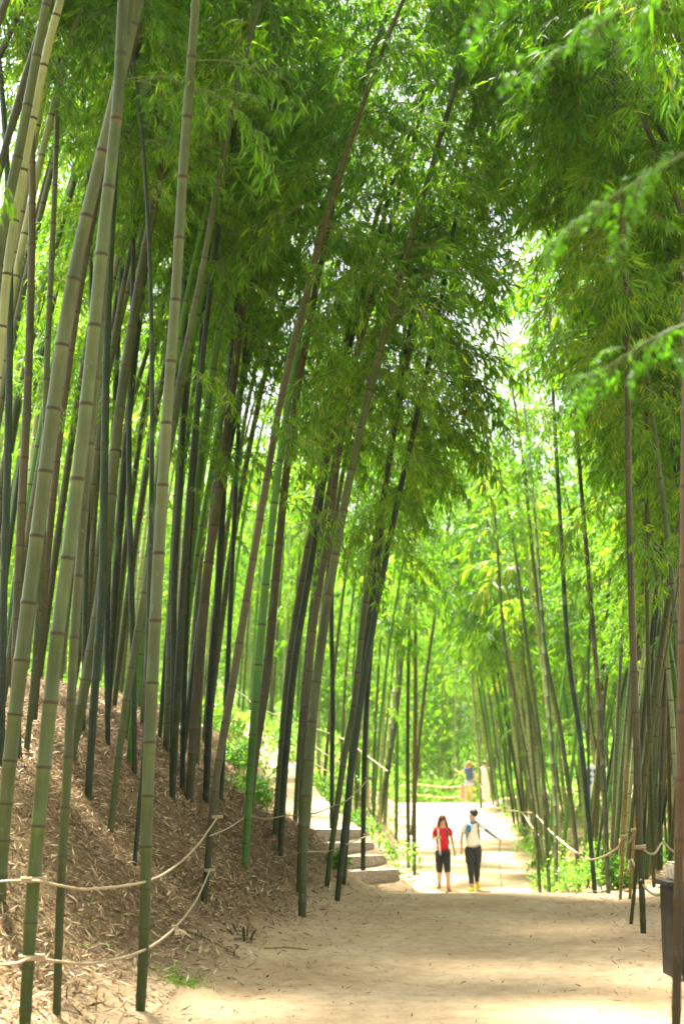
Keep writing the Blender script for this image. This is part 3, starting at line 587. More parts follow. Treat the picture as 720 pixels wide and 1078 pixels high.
# --- leafy branches hanging close to the camera at the upper right
def near_branch(pts, d, label, sc=.8, seed=0):
    sc *= .65
    rng = np.random.default_rng(seed); W = np.array([at(x, y, d + k * .12) for k, (x, y) in enumerate(pts)]); base = W[0].copy(); C, S = densify(W - base, 12)
    root = empty('bamboo_branch', base); tag(root, label, 'branch', 'leafy branch tips hanging into the top right')
    link('stem', culm_mesh('stem', C, S, .008, 6, rng, False, .3, .12, .16), CULM, root).color = (.12, .16, .05, 1)
    it = []
    for k in range(10):
        s = S[-1] * (k + 1) / 10; pos = np.array([np.interp(s, S, C[:, j]) for j in range(3)]); it.append((pos, math.pi + rng.normal(0, 1.2), rng.uniform(-.9, -.1), rng.normal(0, .4), sc * rng.uniform(.4, .7)))
    fm = assemble('foliage', it, rng, SPR); a_ = fm.attributes['rnd'].data; r_ = np.empty(len(a_), np.float32); a_.foreach_get('value', r_); a_.foreach_set('value', r_ * .35); link('foliage', fm, [LEAF, TWIG], root)  # leaf tones scaled down: shade painted into the colour of these branches
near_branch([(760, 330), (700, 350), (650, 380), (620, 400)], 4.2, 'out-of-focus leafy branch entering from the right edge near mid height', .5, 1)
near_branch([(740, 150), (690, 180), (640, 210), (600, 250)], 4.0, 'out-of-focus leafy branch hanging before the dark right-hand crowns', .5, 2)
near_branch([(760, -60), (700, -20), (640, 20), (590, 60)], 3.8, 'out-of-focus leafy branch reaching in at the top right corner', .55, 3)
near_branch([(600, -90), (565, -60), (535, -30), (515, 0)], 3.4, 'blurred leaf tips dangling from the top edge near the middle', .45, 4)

# broken canes lying on the bank
crng = np.random.default_rng(31)
for k, (px, py, a, L_, lab) in enumerate([(30, 850, .5, .5, 'short broken cane lying high on the leafy bank near the left edge'), (205, 985, -.5, .38, 'pale split cane at the bank foot below the lower rope'), (285, 1000, .2, .3, 'thin dry stick where the bank meets the sandy path'), (250, 990, 1.0, .25, 'small twig beside a clump of dead stubs at the bank foot'), (120, 960, .9, .42, 'brown cane half buried in leaves between the two ropes')]):
    d = hit(px, py); p = at(px, py, d); e = np.array([math.cos(a), math.sin(a), 0.]) * L_; q = p + e; q[2] = gz(q[0], q[1]) + .02; p[2] = gz(p[0], p[1]) + .015; m_ = (p + q) / 2 + [0, 0, .01]
    C, S = densify([np.zeros(3), m_ - p, q - p], 8); o = link('fallen_cane', culm_mesh('fallen_cane', C, S, .009 + .004 * (k % 2), 8, crng, True, .8, .12, .14), CULM); o.location = p; o.color = (.30, .21, .11, 1); tag(o, lab, 'cane', 'broken canes on the bank')
st = empty('stump', at(258, 990, hit(258, 990))); tag(st, 'dark clump of dead bamboo stubs at the foot of the bank', 'stump')
for k in range(7):
    x_, y_ = crng.normal(0, .07, 2); C, S = densify([np.array([x_, y_, -.05]), np.array([x_ * 1.3, y_ * 1.3, .05]), np.array([x_ * 1.9, y_ * 1.9, .09 + .05 * crng.uniform()])], 6)
    link('stub', culm_mesh('stub', C, S, .013, 8, crng, True, .75, .1, .1), CULM, st).color = (.09, .05, .03, 1)
kf = lambda x, y: smooth(.35, 0., np.abs(ledge(y) - x)) * .8
X8, Y8 = scatter(9000, -2.5, 2, 7, 20, kf)
litter('fallen_leaves', X8, Y8, .015, .05, .01, 'crumbled dry leaves along the foot of the bank', None, .3, 1.4)
# ------------------------------------------------------------------ ropes
def tube(pts, r, sides=8, sub=10):
    C, S = densify(pts, sub); T = unit(np.gradient(C, axis=0)); A = unit(np.cross(T, np.array([0, .3, 1.]))); B = np.cross(T, A)
    ang = np.linspace(0, 2 * np.pi, sides, endpoint=False); tw = S * 60
    rr = r * (1 + .14 * np.cos(3 * (ang[None, :] + tw[:, None] * .5)))
    V = C[:, None] + rr[..., None] * (np.cos(ang)[None, :, None] * A[:, None] + np.sin(ang)[None, :, None] * B[:, None])
    m = len(C); idx = np.arange(m * sides).reshape(m, sides); nxt = np.roll(idx, -1, 1)
    return V.reshape(-1, 3), np.stack([idx[:-1], nxt[:-1], nxt[1:], idx[1:]], -1).reshape(-1, 4)
def ring(c, r, R_, axis_=(0, 0, 1), turns=2):
    pts = [np.array(c) + np.array([math.cos(a) * R_, math.sin(a) * R_, .55 * r * a / math.pi * .9 - .5 * r]) for a in np.linspace(0, 2 * np.pi * turns, 14 * turns)]
    return pts
def rope(pix, label, r=.009, knots=(), group='ropes strung between the bamboo', sub=10, name='rope'):
    """pix: (px, py, depth)"""
    W = np.array([at(x, y, d) for x, y, d in pix]); base = W[0].copy()
    V, Fq = tube(W - base, r, 8, sub); root = link(name, npmesh(name, V, Fq, np.full(len(Fq), 4), None, True), ROPE); root.location = base
    tag(root, label, 'rope', group)
    for (x, y, d, R_) in knots:
        c = at(x, y, d) - base; V, Fq = tube(ring(c, r * 1.6, R_), r, 8, 3); link('knot', npmesh('knot', V, Fq, np.full(len(Fq), 4), None, True), ROPE, root)
    return root
dA = hit(26, 1085); dB = hit(148, 1064); dC = hit(215, 950); dL2 = hit(0, 945)
rope([(-30, 930, dL2 - .3), (0, 928, dL2 - .25), (36, 927, dA - .09), (62, 932, dA + .1), (95, 936, dA + .5), (150, 929, dB - .10), (182, 914, dB + 1.), (208, 890, dC - 1), (228, 862, dC - .07)], 'upper sagging rope across the leafy bank, tied to thick bamboos', .0078, [(36, 927, dA, .062), (229, 861, dC, .042)])
rope([(-20, 1016, dA - .6), (14, 1015, dA - .3), (34, 1009, dA - .09), (60, 1012, dA + .1), (100, 1014, dA + .4), (150, 1001, dB - .1), (184, 977, dB + 1.), (206, 949, dC - .8), (221, 917, dC - .06)], 'lower sagging rope near the bank foot with a frayed knot in it', .0078, [(34, 1009, dA, .062), (184, 977, dB + 1., .018), (221, 917, dC, .042)])
d7, d8, d9, dK = hit(259, 898), hit(295, 902), hit(318, 966), hit(355, 948)
rope([(221, 880, dC - .06), (240, 872, dC + .5), (261, 860, d7 - .06), (280, 862, d7 + .5), (298, 859, d8 - .05)], 'thin rope linking the brownish bamboos on the middle bank', .007, [(261, 860, d7, .05)])
rope([(298, 859, d8 - .05), (312, 858, d8 + .6), (332, 856, d9 + 1.2), (350, 849, hit(344, 934) - .05), (366, 842, dK - .04), (388, 820, 17.)], 'rope curving before the stone steps between dark stems', .007, [(388, 820, 17., .04)])
rope([(228, 925, dC + .1), (262, 912, d7 + .1), (298, 903, d8 + .1), (320, 897, d9 + .6), (346, 896, hit(344, 934)), (362, 890, dK + .2), (386, 880, hit(382, 924) - .06)], 'low rope near the ground before the stone steps', .007, [(386, 879, hit(382, 924), .04)])
GH = 'hand ropes beside the stepped side path'
rope([(230, 722, 31), (252, 729, 30), (270, 744, 29.5), (284, 750, 29.3), (320, 763, 27.5), (359, 777, 26), (384, 794, 25), (408, 812, 24)], 'topmost hand rope running down the slope behind the dark stems', .011, (), GH)
rope([(284, 750, 29.3), (300, 762, 28.6), (322, 778, 27.5), (340, 792, 26.8), (358, 803, 26)], 'middle hand rope slanting down behind the dark stems', .011, (), GH)
rope([(246, 764, 31), (276, 778, 29.5), (310, 792, 28), (345, 812, 27)], 'lowest hand rope by the green plants on the upper slope', .011, (), GH)
GF = 'ropes of the far fence left of the bright path'
rope([(418, 828, 60), (440, 826, 60), (470, 829, 61), (492, 826, 62)], 'upper faint rope across the far stems beyond the bright path', .03, (), GF)
rope([(418, 838, 60), (440, 837, 60), (470, 840, 61), (492, 837, 62)], 'lower faint rope across the far stems beyond the bright path', .03, (), GF)
GR = 'ropes of the fence right of the path'
rope([(506, 826, 56), (511, 841, 52), (522, 850, 46), (534, 853, 42), (548, 855, 36), (558, 868, 32), (567, 880, 27.2)], 'bright rope dropping from the yellow-green bamboo along the far right verge', .015, [(506, 826, 56, .08)], GR)
rope([(548, 855, 36), (562, 857, 33), (580, 876, 27), (600, 893, 21), (611, 900, 17.6)], 'pale rope sagging past the thin pair right of the path', .014, (), GR)
rope([(611, 903, 17.6), (622, 905, 17.4), (634, 902, 17.2), (643, 897, 16.8), (650, 892, 16.6), (656, 882, 16.3), (662, 887, 16.3), (667, 875, 16.2)], 'upper rope looped over the two rope stakes', .011, [(656, 882, 16.3, .03), (667, 875, 16.2, .03)], GR)
rope([(676, 894, 12.2), (684, 899, 12.4), (690, 897, 12.7), (697, 887, 13.2), (704, 893, 13), (714, 900, 12.6), (726, 905, 12.2)], 'upper rope swagging from the bare-footed brown bamboo to the right edge', .010, [(674, 893, 12.3, .036)], GR)
rope([(652, 912, 16.6), (656, 919, 16.5), (660, 917, 16.4), (664, 905, 16.3), (669, 915, 15), (675, 928, 12.6)], 'lower rope looped between the stakes and the bare-footed bamboo', .011, (), GR)
rope([(677, 932, 12.3), (682, 938, 12.2), (690, 942, 11.9), (697, 941, 11.6)], 'lowest rope end reaching the wooden box post', .011, (), GR)
def stake(pix, d, label):
    W = np.array([at(x, y, d) for x, y in pix]); W[0][2] = gz(W[0][0], W[0][1]) - .05; base = W[0].copy(); C, S = densify(W - base, 10); rng = np.random.default_rng(9)
    o = link('bamboo_stake', culm_mesh('bamboo_stake', C, S, .024, 10, rng, True, .85, .2, .22), CULM); o.location = base; o.color = (.40, .25, .10, 1); tag(o, label, 'stake', 'cut bamboo stakes holding the rope')
stake([(652, 942), (656, 880), (661, 800)], 16.4, 'orange-brown cut bamboo stake, left of the roped pair')
stake([(662, 942), (667, 876), (671, 835)], 16.3, 'orange-brown cut bamboo stake, right of the roped pair')
# frayed rope end with leaf blade at the knot
o = link('bamboo_sheath', (lambda V, Fc, r: npmesh('bamboo_sheath', V, Fc, np.full(len(Fc), 3), {'rnd': r}))(*quads_leaves(np.array([[0, 0, 0.], [0, 0, 0], [.01, 0, 0]]), unit(np.array([[1, .1, -.55], [-.1, 0, -1], [.15, 0, -1.]])), unit(np.array([[0, -.7, .7], [0, -1, 0], [0, -1, .2]])), np.array([.13, .05, .05]), np.array([.022, .02, .02]), np.array([.9, .95, .93]))), DRY)
o.location = at(186, 977, dB + .97); tag(o, 'dry pale bamboo sheath caught on the lower rope knot', 'sheath')

# ------------------------------------------------------------------ post with stone at the right
pz = at(722, 1014, 10.6); bx = pz[0]; bz = float(gz(bx, 10.6))
post = empty('box_post', (bx, 10.6, bz)); tag(post, 'dark wooden box post capped with a stone block at the right edge', 'post')
hb = at(700, 932, 10.6)[2] - bz
link('body', bm_mesh('body', box_bm(.27, .27, hb, (0, 0, hb / 2), .008)), WOODD, post)
for sgn in (-1, 1): link('corner_trim', bm_mesh('corner_trim', box_bm(.035, .035, hb - .03, (sgn * .122, -.132, hb / 2 - .01), .004)), WOODD, post)
link('ledge', bm_mesh('ledge', box_bm(.33, .33, .035, (0, 0, hb + .019), .006)), WOODD, post)
link('stone_block', bm_mesh('stone_block', box_bm(.235, .235, .125, (.02, 0, hb + .10), .014)), STONE, post)
post.rotation_euler = (0, 0, R(5))

# distant white notice board among the right-hand stems
nb = empty('notice_board', (at(622, 850, 33)[0], 33, float(gz(at(621, 850, 33)[0], 33)))); tag(nb, 'white notice board with blue writing glimpsed between the right-hand stems', 'sign')
zt = at(621, 806, 33)[2] - nb.location.z; zb = at(621, 848, 33)[2] - nb.location.z
WHT = simple('white_board', (.80, .82, .82), .5, .03); BLU = simple('blue_ink', (.04, .22, .50), .5, .1)
link('panel', bm_mesh('panel', box_bm(.24, .04, zt - zb, (0, 0, (zt + zb) / 2), .006)), WHT, nb)
for q in (-.08, .08): link('leg', bm_mesh('leg', box_bm(.05, .05, zb + .4, (q, .05, (zb + .4) / 2 - .1), .005)), WOODD, nb)
bm = bmesh.new(); lr = random.Random(4)
for row in range(3):
    for c_ in range(3):
        for st_ in range(3):
            m_ = bmesh.ops.create_cube(bm, size=1)['verts']; hor = st_ % 2
            for v_ in m_: v_.co = Vector((v_.co.x * (.07 if hor else .014) - .09 + c_ * .09 + lr.uniform(-.02, .02), v_.co.y * .004 - .024, v_.co.z * (.014 if hor else .08) + zt - .12 - row * .13 + lr.uniform(-.02, .02)))
link('writing', bm_mesh('writing', bm), BLU, nb)

# ------------------------------------------------------------------ plants
def shrub(px, py, d, h, w, label, group, seed, n=900):
    rng = np.random.default_rng(seed); p = at(px, py, d); x, y = p[0], d; z = float(gz(x, y))
    if group == GS: h *= .62; w *= .8; n = 480
    root = empty('shrub', (x, y, z)); tag(root, label, 'shrub', group)
    V_, F_, off = [], [], 0
    for k in range(6):
        a = rng.uniform(0, 6.28); e = np.array([math.cos(a) * w * .35, math.sin(a) * w * .35, h * rng.uniform(.6, .95)]); V, Fq = tube([(0, 0, -.03), e * .5 + np.array([0, 0, .08 * h]), e], .006, 5, 3); V_.append(V); F_.append(Fq + off); off += len(V)
    F_ = np.concatenate(F_); link('stem', npmesh('stem', np.concatenate(V_), F_, np.full(len(F_), 4)), TWIG, root)
    ncl = 16; cc = np.stack([rng.normal(0, w * .3, ncl), rng.normal(0, w * .3, ncl), h * (.2 + .75 * rng.uniform(0, 1, ncl))], 1)
    P = cc[rng.integers(ncl, size=n)] + rng.normal(0, .09 * (w + h) / 1.6, (n, 3)); P[:, 2] = np.abs(P[:, 2])
    D = unit(rng.normal(0, .8, (n, 3)) + np.array([0, 0, -.1])); N = unit(rng.normal(0, .6, (n, 3)) + np.array([0, -.2, 1.])); N = unit(N - D * (N * D).sum(1, keepdims=True)); L = rng.uniform(.06, .13, n)
    V, Fc, r_ = quads_leaves(P, D, N, L, L * rng.uniform(.3, .45, n), rng.uniform(0, 1, n)); link('foliage', npmesh('foliage', V, Fc, np.full(len(Fc), 3), {'rnd': r_}), SHRUB, root)
GS = 'green shrubs under the right-hand bamboo'; GT = 'green plants beside the stepped side path'
shl = ['at the path crest beside the rope stakes', 'under the thin pair of bamboos', 'on the verge left of the notice board', 'in the gap below the notice board', 'behind the thin pair of bamboos', 'along the far rope, nearest', 'along the far rope, second', 'along the far rope, third', 'along the far rope, farthest', 'behind the grey bamboo of the right crest', 'in the dark gap right of the notice board', 'near the rope bend']
for k, (px, py, d, h, w) in enumerate([(650, 925, 18, .55, .5), (572, 900, 30, .9, 1.1), (590, 890, 30, 1.2, 1.2), (616, 895, 29, 1.1, 1.2), (572, 885, 36, .8, .9), (560, 872, 41, .8, .9), (550, 862, 46, .8, 1.), (540, 853, 51, .9, 1.1), (532, 846, 57, 1., 1.2), (600, 905, 24, .9, 1.), (636, 900, 26, 1.1, 1.2), (575, 880, 38, 1.5, 1.6)]):
    shrub(px, py, d, h, w, 'bright green shrub ' + shl[k], GS, 40 + k)
stl = ['on the upper slope below the topmost hand rope', 'at the far side of the upper steps', 'beside the very pale bamboo beyond the steps', 'beside the vivid green bamboo near the bright path', 'at the bank crest left of the steps', 'on the bank crest by the brown-green bamboo', 'low on the bank left of the clump foot', 'on the rise above the lowest step', 'at the head of the stepped path', 'right of the lowest hand rope', 'on the left verge of the bright path', 'behind the left verge of the bright path']
for k, (px, py, d, h, w) in enumerate([(262, 778, 30, .8, 1.2), (340, 800, 28, .6, 1.), (375, 832, 26, .9, 1.), (408, 850, 30, .9, 1.), (250, 800, 21, .45, .5), (262, 815, 19, .4, .5), (352, 912, 17.5, .10, .16), (392, 862, 25, .45, .6), (285, 775, 33, .8, 1.4), (365, 815, 29, .7, 1.1), (405, 840, 45, 1.2, 1.6), (398, 838, 52, 1.5, 1.8)]):
    shrub(px, py, d, h, w, 'small green plant ' + stl[k], GT, 60 + k, 700)
kb = lambda x, y: .0 * x + 1.
X7, Y7 = scatter(46000, -24, 30, 61.5, 105, kb)
ku = lambda x, y: (x > redge(y) + .9) * smooth(.9, 3, x - redge(y)) * .8 + (x < ledge(y) - 1.2) * (y > 24) * (1 - stair_w(x, y)) * .8
X5, Y5 = scatter(60000, -12, 16, 20, 62, ku); X5 = np.concatenate([X5, X7]); Y5 = np.concatenate([Y5, Y7]); n = len(X5)
D = unit(RNG.normal(0, .7, (n, 3)) + np.array([0, 0, .5])); N = unit(np.cross(D, RNG.normal(0, 1, (n, 3)))); L = RNG.uniform(.1, .24, n) * np.where(Y5 > 61.4, 2.3, 1)
V, Fc, r_ = quads_leaves(np.stack([X5, Y5, gz(X5, Y5) + RNG.uniform(0, .45, n) ** 1.5 * np.where(Y5 > 61.4, 4.5, 1)], 1), D, N, L, L * .35, RNG.uniform(0, 1, n))
tag(link('undergrowth', npmesh('undergrowth', V, Fc, np.full(len(Fc), 3), {'rnd': r_}), SHRUB), 'low green undergrowth below the bamboo', None, None, 'stuff')
# tuft of grass at the path edge
gp = at(180, 1030, 9.4); n = 260; X6 = gp[0] + RNG.normal(0, .09, n); Y6 = hit(180, 1030) + RNG.normal(0, .12, n)
D = unit(RNG.normal(0, .5, (n, 3)) + np.array([0, 0, .9])); N = unit(np.cross(D, RNG.normal(0, 1, (n, 3)))); L = RNG.uniform(.02, .05, n)
V, Fc, r_ = quads_leaves(np.stack([X6, Y6, gz(X6, Y6)], 1), D, N, L, L * .3, RNG.uniform(.5, 1, n))
tag(link('grass', npmesh('grass', V, Fc, np.full(len(Fc), 3), {'rnd': r_}), SHRUB), 'tiny tuft of fresh green grass at the path edge', None, None, 'stuff')

# ------------------------------------------------------------------ people
def skin(name, verts, edges, mat_, parent, root=0, sub=2):
    """verts: (x,y,z,rx,ry)"""
    me = bpy.data.meshes.new(name); me.from_pydata([v[:3] for v in verts], edges, [])
    o = bpy.data.objects.new(name, me); COL.objects.link(o)
    md = o.modifiers.new('Skin', 'SKIN'); md.use_smooth_shade = True
    lay = me.skin_vertices[0].data
    for i, v in enumerate(verts): lay[i].radius = (v[3], v[4] if len(v) > 4 else v[3]); lay[i].use_root = (i == root)
    sm = o.modifiers.new('Sub', 'SUBSURF'); sm.levels = sub; sm.render_levels = sub
    dg = bpy.context.evaluated_depsgraph_get(); me2 = bpy.data.meshes.new_from_object(o.evaluated_get(dg)); bpy.data.objects.remove(o)
    me2.name = name; me2.materials.clear()
    for p in me2.polygons: p.use_smooth = True
    return link(name, me2, mat_, parent)
def ellipsoid(name, c, r, mat_, parent, seg=16, warp=None):
    bm = bmesh.new(); bmesh.ops.create_uvsphere(bm, u_segments=seg, v_segments=seg // 2 + 2, radius=1)
    for v in bm.verts:
        q = Vector((v.co.x * r[0] + c[0], v.co.y * r[1] + c[1], v.co.z * r[2] + c[2])); v.co = warp(q) if warp else q
    return link(name, bm_mesh(name, bm, True), mat_, parent)
SKIN = simple('skin', (.52, .31, .21), .5, .05); HAIRB = simple('brown_hair', (.10, .04, .02), .5, .3, 60); HAIRD = simple('black_hair', (.02, .017, .015), .5, .3, 60); HAIRR = simple('auburn_hair', (.30, .12, .06), .5, .3, 60)
RED = simple('red_cloth', (.55, .012, .025), .8, .1); BLK = simple('black_cloth', (.02, .022, .025), .8, .15); WCL = simple('white_cloth', (.72, .73, .70), .8, .06); BLC = simple('blue_cloth', (.03, .16, .42), .8, .1)
NAVY = simple('navy_cloth', (.05, .09, .26), .8, .1); DENIM = simple('denim', (.28, .36, .55), .85, .15); YEL = simple('yellow_shoe', (.80, .62, .02), .5, .1); SAND_ = simple('tan_shoe', (.30, .13, .05), .6, .1); GREYC = simple('grey_cloth', (.10, .14, .15), .8, .1); EYE = simple('eye', (.02, .015, .01), .3); LIP = simple('lip', (.42, .12, .10), .5); PINK = simple('pink_cloth', (.5, .22, .2), .8, .1)

def person(label, loc, H, facing, J, dress, look=0., seed=0, group=None):
    """J: joint dict in a 1.70 m body frame; x right seen from the front(-y)."""
    root = empty('person', loc, facing); root.scale = (H / 1.7,) * 3; tag(root, label, 'person', group)
    V, Ed = [], []
    def add(p, r, par=None, ry=None):
        V.append((p[0], p[1], p[2], r, ry if ry else r)); i = len(V) - 1
        if par is not None: Ed.append((par, i))
        return i
    pel = add((0, 0, .93), .135, None, .10); w_ = add((0, .0, 1.08), .12, pel, .085); ch = add((0, .0, 1.27), .145, w_, .095); nb_ = add((0, .01, 1.42), .07, ch, .06); nk = add((0, .0, 1.49), .05, nb_)
    cl, sl = math.cos(look), math.sin(look)
    hd = add((sl * .01, -cl * .01, 1.585), .078, nk, .09); add((0, 0, 1.64), .056, hd, .07)
    add((sl * .095, -cl * .095, 1.575), .013, hd)
    for s, nm in ((-1, 'L'), (1, 'R')):
        sh = add((s * .165, .0, 1.40), .052, nb_); el = add(J['el' + nm], .038, sh); wr = add(J['wr' + nm], .025, el)
        d = np.array(J['wr' + nm]) - np.array(J['el' + nm]); d = d / np.linalg.norm(d); sd = np.cross(d, [0, 1, 0]) if abs(d[1]) < .9 else np.array([1, 0, 0]); sd = sd / np.linalg.norm(sd)
        pa = np.array(J['wr' + nm]) + d * .06; pi_ = add(pa, .03, wr, .018)
        for f in range(4):
            b = pa + d * .03 + sd * (f - 1.5) * .019; bi = add(b, .009, pi_); t_ = add(b + d * (.035 + .008 * (1.5 - abs(f - 1.5))) + np.array([0, -.012, 0]), .007, bi)
        th = add(pa - d * .03 + sd * .04 + np.array([0, -.015, 0]), .009, wr); add(pa + sd * .05 + np.array([0, -.03, 0]) + d * .005, .007, th)
        hp = add((s * .085, 0, .86), .09, pel); kn = add(J['kn' + nm], .068, hp); cf = add((np.array(J['kn' + nm]) * .6 + np.array(J['an' + nm]) * .4), .066, kn); an = add(J['an' + nm], .044, cf)
        a = np.array(J['an' + nm]); ht = add(a + [0, .02, -.045], .03, an); add(a + [s * .02, -.13, -.06], .032, ht, .024)
    skin('body', V, Ed, SKIN, root, 0, 2)
    # face
    def hp_(x, y, z): return (x * cl + -y * sl * -1 * -1 + 0, x * sl * 1 + y * cl, z)
    for s in (-1, 1):
        x, y = s * .032, -.083; ellipsoid('eye', (x * cl - y * sl * -1 * -1 * -1 * 1 if False else x * cl + (-y) * sl, x * sl * 1 + y * cl, 1.60), (.012, .009, .008), EYE, root, 8)
    ellipsoid('mouth', (.088 * sl, -.088 * cl, 1.535), (.022, .012, .007), LIP, root, 8)
    dress(root, J, cl, sl); return root
def limb(name, pts, mat_, root, sub=1): return skin(name, [(*p[:3], *p[3:]) for p in pts], [(i, i + 1) for i in range(len(pts) - 1)], mat_, root, 0, sub)
def shirt(root, J, m, sleeve=.8, hem=.90, rx=.155, ry=.12, nL=True):
    V = [(0, 0, hem - .07, rx + .02, ry + .02), (0, 0, 1.06, rx - .005, ry - .005), (0, 0, 1.27, rx + .012, ry), (0, .01, 1.405, .09, .07)]; Ed = [(0, 1), (1, 2), (2, 3)]
    for s, nm in ((-1, 'L'), (1, 'R')):
        e = np.array(J['el' + nm]); sh = np.array([s * .165, 0, 1.40]); V.append((*sh, .068, .068)); i = len(V) - 1; Ed.append((3, i)); V.append((*(sh + (e - sh) * sleeve), .055, .055)); Ed.append((i, i + 1))
    return skin('shirt', V, Ed, m, root, 0, 2)
def legs(root, J, name, m, cover, r=(.105, .072, .065)):
    for s, nm in ((-1, 'L'), (1, 'R')): pass
    V = [(0, 0, 1.02, .15, .115)]; Ed = []
    for s, nm in ((-1, 'L'), (1, 'R')):
        hp = np.array([s * .085, 0, .85]); k_ = np.array(J['kn' + nm]); a = np.array(J['an' + nm]); V.append((*hp, r[0], r[0])); i = len(V) - 1; Ed.append((0, i))
        if cover <= 1: V.append((*(hp + (k_ - hp) * cover), r[1], r[1])); Ed.append((i, i + 1))
        else: V.append((*k_, r[1], r[1])); V.append((*(k_ + (a - k_) * (cover - 1)), r[2], r[2])); Ed += [(i, i + 1), (i + 1, i + 2)]
    return skin(name, V, Ed, m, root, 0, 2)
def shoes(root, J, m, big=1.):
    for s, nm in ((-1, 'L'), (1, 'R')):
        a = np.array(J['an' + nm]); limb('shoe', [(*(a + [0, .035, -.045]), .042 * big, .042 * big), (*(a + [s * .01, -.05, -.055]), .044 * big, .034 * big), (*(a + [s * .02, -.14, -.068]), .04 * big, .026 * big)], m, root, 2)
def straps(root, m, mp):
    for s in (-1, 1): limb('backpack_strap', [(s * .10, .10, 1.40, .022, .012), (s * .105, .02, 1.475, .022, .012), (s * .115, -.10, 1.38, .022, .012), (s * .12, -.125, 1.22, .022, .012), (s * .15, -.02, 1.05, .02, .012)], m, root, 1)
    ellipsoid('backpack', (0, .20, 1.22), (.17, .11, .25), mp, root, 18)
def woman(root, J, cl, sl):
    shirt(root, J, RED, .62); legs(root, J, 'leggings', BLK, 1.3, (.118, .088, .078)); shoes(root, J, SAND_, 1.25); straps(root, GREYC, BLK)
    ellipsoid('hair', (0, .032, 1.625), (.104, .112, .12), HAIRB, root, 20)
    for s in (-1, 1): limb('hair', [(s * .08, .02, 1.62, .03, .045), (s * .095, .01, 1.48, .04, .05), (s * .10, -.05, 1.34, .04, .045), (s * .10, -.09, 1.22, .022, .03)], HAIRB, root, 2)
    o = limb('folded_umbrella', [(-.115, -.15, 1.40, .014, .014), (-.11, -.17, 1.25, .024, .024), (-.09, -.17, 1.02, .03, .03), (-.075, -.16, .86, .022, .022)], [WCL], root, 1)
    limb('umbrella_tip', [(-.08, -.165, .93, .033, .033), (-.07, -.16, .82, .024, .024)], DENIM, root, 1)
def man(root, J, cl, sl):
    shirt(root, J, WCL, .75, .93, .165, .125); legs(root, J, 'leggings', BLK, 1.93, (.10, .08, .056)); legs(root, J, 'shorts', BLK, .92, (.125, .105, .1)); shoes(root, J, YEL, 1.6); straps(root, GREYC, GREYC)
    limb('chest_panel', [(-.10, -.115, 1.40, .05, .02), (-.10, -.13, 1.28, .055, .02), (-.115, -.125, 1.22, .05, .02)], BLC, root, 1); limb('collar', [(-.07, -.07, 1.44, .03, .02), (.0, -.085, 1.42, .02, .02), (.09, -.07, 1.45, .035, .02)], BLC, root, 1)
    ellipsoid('hair', (.03 * -sl + 0, .025, 1.635), (.102, .115, .10), HAIRD, root, 18)
    e, w = np.array(J['elR']), np.array(J['wrR']); limb('sleeve', [(.19, 0, 1.36, .05, .05), (*e, .044, .044), (*w, .034, .034)], GREYC, root, 2)
    limb('hiking_pole', [(*(w + (w - e) * .25), .012, .012), (*(w + np.array([.03, -.06, -.5])), .009, .009), (*(w + np.array([.06, -.1, -1.02])), .007, .007)], GREYC, root, 1)
gw = lambda x, y: (float(x), float(y), float(gz(x, y)) + .012)
JW = dict(elL=(-.24, .03, 1.16), wrL=(-.12, -.17, 1.21), elR=(.225, .02, 1.14), wrR=(.265, -.04, .90), knL=(-.085, -.0, .50), anL=(-.085, .16, .12), knR=(.09, -.14, .50), anR=(.11, -.20, .085))
JM = dict(elL=(-.245, .03, 1.13), wrL=(-.26, -.04, .88), elR=(.33, -.03, 1.24), wrR=(.52, -.10, 1.10), knL=(-.075, -.14, .50), anL=(-.06, -.20, .085), knR=(.08, .0, .50), anR=(.085, .17, .12))
dw = 33.2
person('woman in a red shirt and black leggings with long brown hair, walking towards us', gw(at(466, 900, dw)[0], dw), 1.64, 0, JW, woman, .35, group='walkers on the bright path')
person('man in a white and blue shirt, black shorts and yellow shoes, looking sideways', gw(at(498, 900, dw)[0], dw), 1.78, 0, JM, man, -1.0, group='walkers on the bright path')
def far_w(root, J, cl, sl):
    shirt(root, J, NAVY, .35, 1.0); legs(root, J, 'shorts', DENIM, .38, (.135, .125, .1)); shoes(root, J, WCL); ellipsoid('hair', (0, .012, 1.625), (.115, .125, .125), HAIRR, root, 18)
def far_m(root, J, cl, sl):
    shirt(root, J, WCL, .7, .90, .17); legs(root, J, 'trousers', WCL, 1.9, (.115, .085, .075)); shoes(root, J, WCL); ellipsoid('hair', (0, .02, 1.635), (.092, .105, .09), HAIRB, root, 18)
JF = dict(elL=(-.24, .0, 1.18), wrL=(-.30, -.05, .98), elR=(.36, -.02, 1.24), wrR=(.52, -.05, 1.34), knL=(-.10, 0, .50), anL=(-.10, .03, .085), knR=(.11, -.03, .50), anR=(.12, -.04, .085))
JN = dict(elL=(-.24, .0, 1.15), wrL=(-.26, -.04, .92), elR=(.27, -.02, 1.16), wrR=(.40, -.05, 1.0), knL=(-.09, 0, .50), anL=(-.09, .03, .085), knR=(.10, -.03, .50), anR=(.11, -.04, .085))
df = 59.6
person('person in a navy top and pale denim shorts seen from behind, arm held out', gw(at(494, 840, df)[0], df), 1.66, math.pi, JF, far_w, 0, group='far walkers at the end of the path')
person('person in white clothes half hidden by the yellow-green bamboo', gw(at(511, 840, df)[0], df), 1.68, math.pi, JN, far_m, 0, group='far walkers at the end of the path')
def kid(root, J, cl, sl):
    shirt(root, J, PINK, .6, .9); legs(root, J, 'trousers', PINK, 1.8, (.115, .085, .075)); shoes(root, J, WCL); ellipsoid('hair', (0, .015, 1.635), (.1, .11, .1), HAIRB, root, 14)
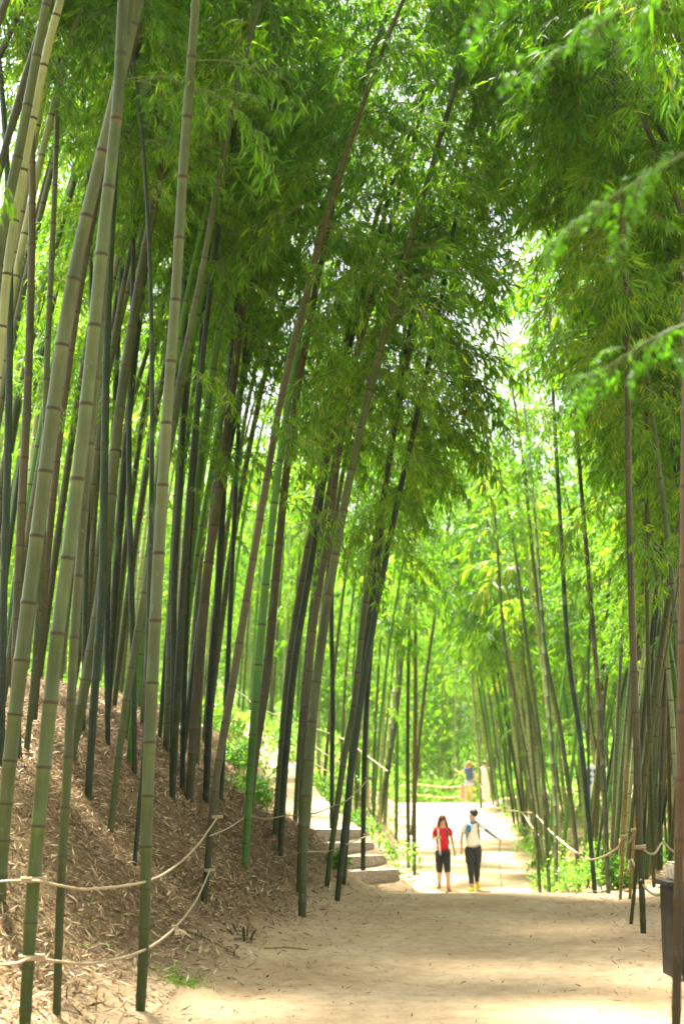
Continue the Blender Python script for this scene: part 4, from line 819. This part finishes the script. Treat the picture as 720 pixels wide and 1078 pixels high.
person('small child in pinkish clothes beside the legs of the navy-topped person', gw(at(486.5, 840, df + .7)[0], df + .7), .78, math.pi, JN, kid, 0, group='far walkers at the end of the path')
def hiker(root, J, cl, sl):
    shirt(root, J, BLK, .9, .9); legs(root, J, 'trousers', BLK, 1.9, (.115, .085, .075)); shoes(root, J, BLK); ellipsoid('backpack', (0, .20, 1.18), (.17, .13, .26), WCL, root, 16); ellipsoid('hair', (0, .02, 1.635), (.095, .108, .09), HAIRD, root, 14)
hp0 = at(314, 790, 46); person('dark-clothed hiker with a pale grey backpack beyond the upper slope', (hp0[0], 46, at(314, 802, 46)[2] - .3), 1.5, math.pi, JN, hiker, 0)

# ------------------------------------------------------------------ haze
if HAZE > 0:
    m, nt, out = mat('haze_air'); pv = nd(nt, 'ShaderNodeVolumePrincipled', {'Color': (.93, .96, .88, 1), 'Density': HAZE, 'Anisotropy': .35}); nt.links.new(pv.outputs[0], out.inputs['Volume'])
    hz = link('haze', bm_mesh('haze', box_bm(120, 140, 34, (0, 52, 8), 0)), m); tag(hz, 'thin bright air between the stems', None, None, 'stuff')
# ------------------------------------------------------------------ light
SUN_EL, SUN_AZ = R(71), R(-28)      # azimuth from +Y towards +X
w = bpy.data.worlds.new('World'); scn.world = w; w.use_nodes = True; nt = w.node_tree; nt.nodes.clear()
sky = nt.nodes.new('ShaderNodeTexSky'); sky.sky_type = 'NISHITA'; sky.sun_disc = False; sky.sun_elevation = SUN_EL; sky.sun_rotation = SUN_AZ; sky.air_density = 1.; sky.dust_density = 3.; sky.ozone_density = .6
bg = nt.nodes.new('ShaderNodeBackground'); bg.inputs[1].default_value = .075; out = nt.nodes.new('ShaderNodeOutputWorld'); hs = nt.nodes.new('ShaderNodeHueSaturation'); hs.inputs['Saturation'].default_value = .15; nt.links.new(sky.outputs[0], hs.inputs['Color']); nt.links.new(hs.outputs[0], bg.inputs[0]); nt.links.new(bg.outputs[0], out.inputs[0])
sd = bpy.data.lights.new('sun', 'SUN'); sd.energy = 5; sd.angle = R(5); sd.color = (1, .95, .84); so = bpy.data.objects.new('sun', sd); COL.objects.link(so)
dv = Vector((math.sin(SUN_AZ) * math.cos(SUN_EL), math.cos(SUN_AZ) * math.cos(SUN_EL), math.sin(SUN_EL))); so.rotation_euler = dv.to_track_quat('Z', 'Y').to_euler()
scn.view_settings.view_transform = 'Standard'; scn.view_settings.look = 'None'; scn.view_settings.exposure = 2.85; scn.view_settings.gamma = 1
scn.cycles.max_bounces = 7; scn.cycles.diffuse_bounces = 3; scn.cycles.glossy_bounces = 2; scn.cycles.transmission_bounces = 5; scn.cycles.sample_clamp_indirect = 6
scn.cycles.use_denoising = True
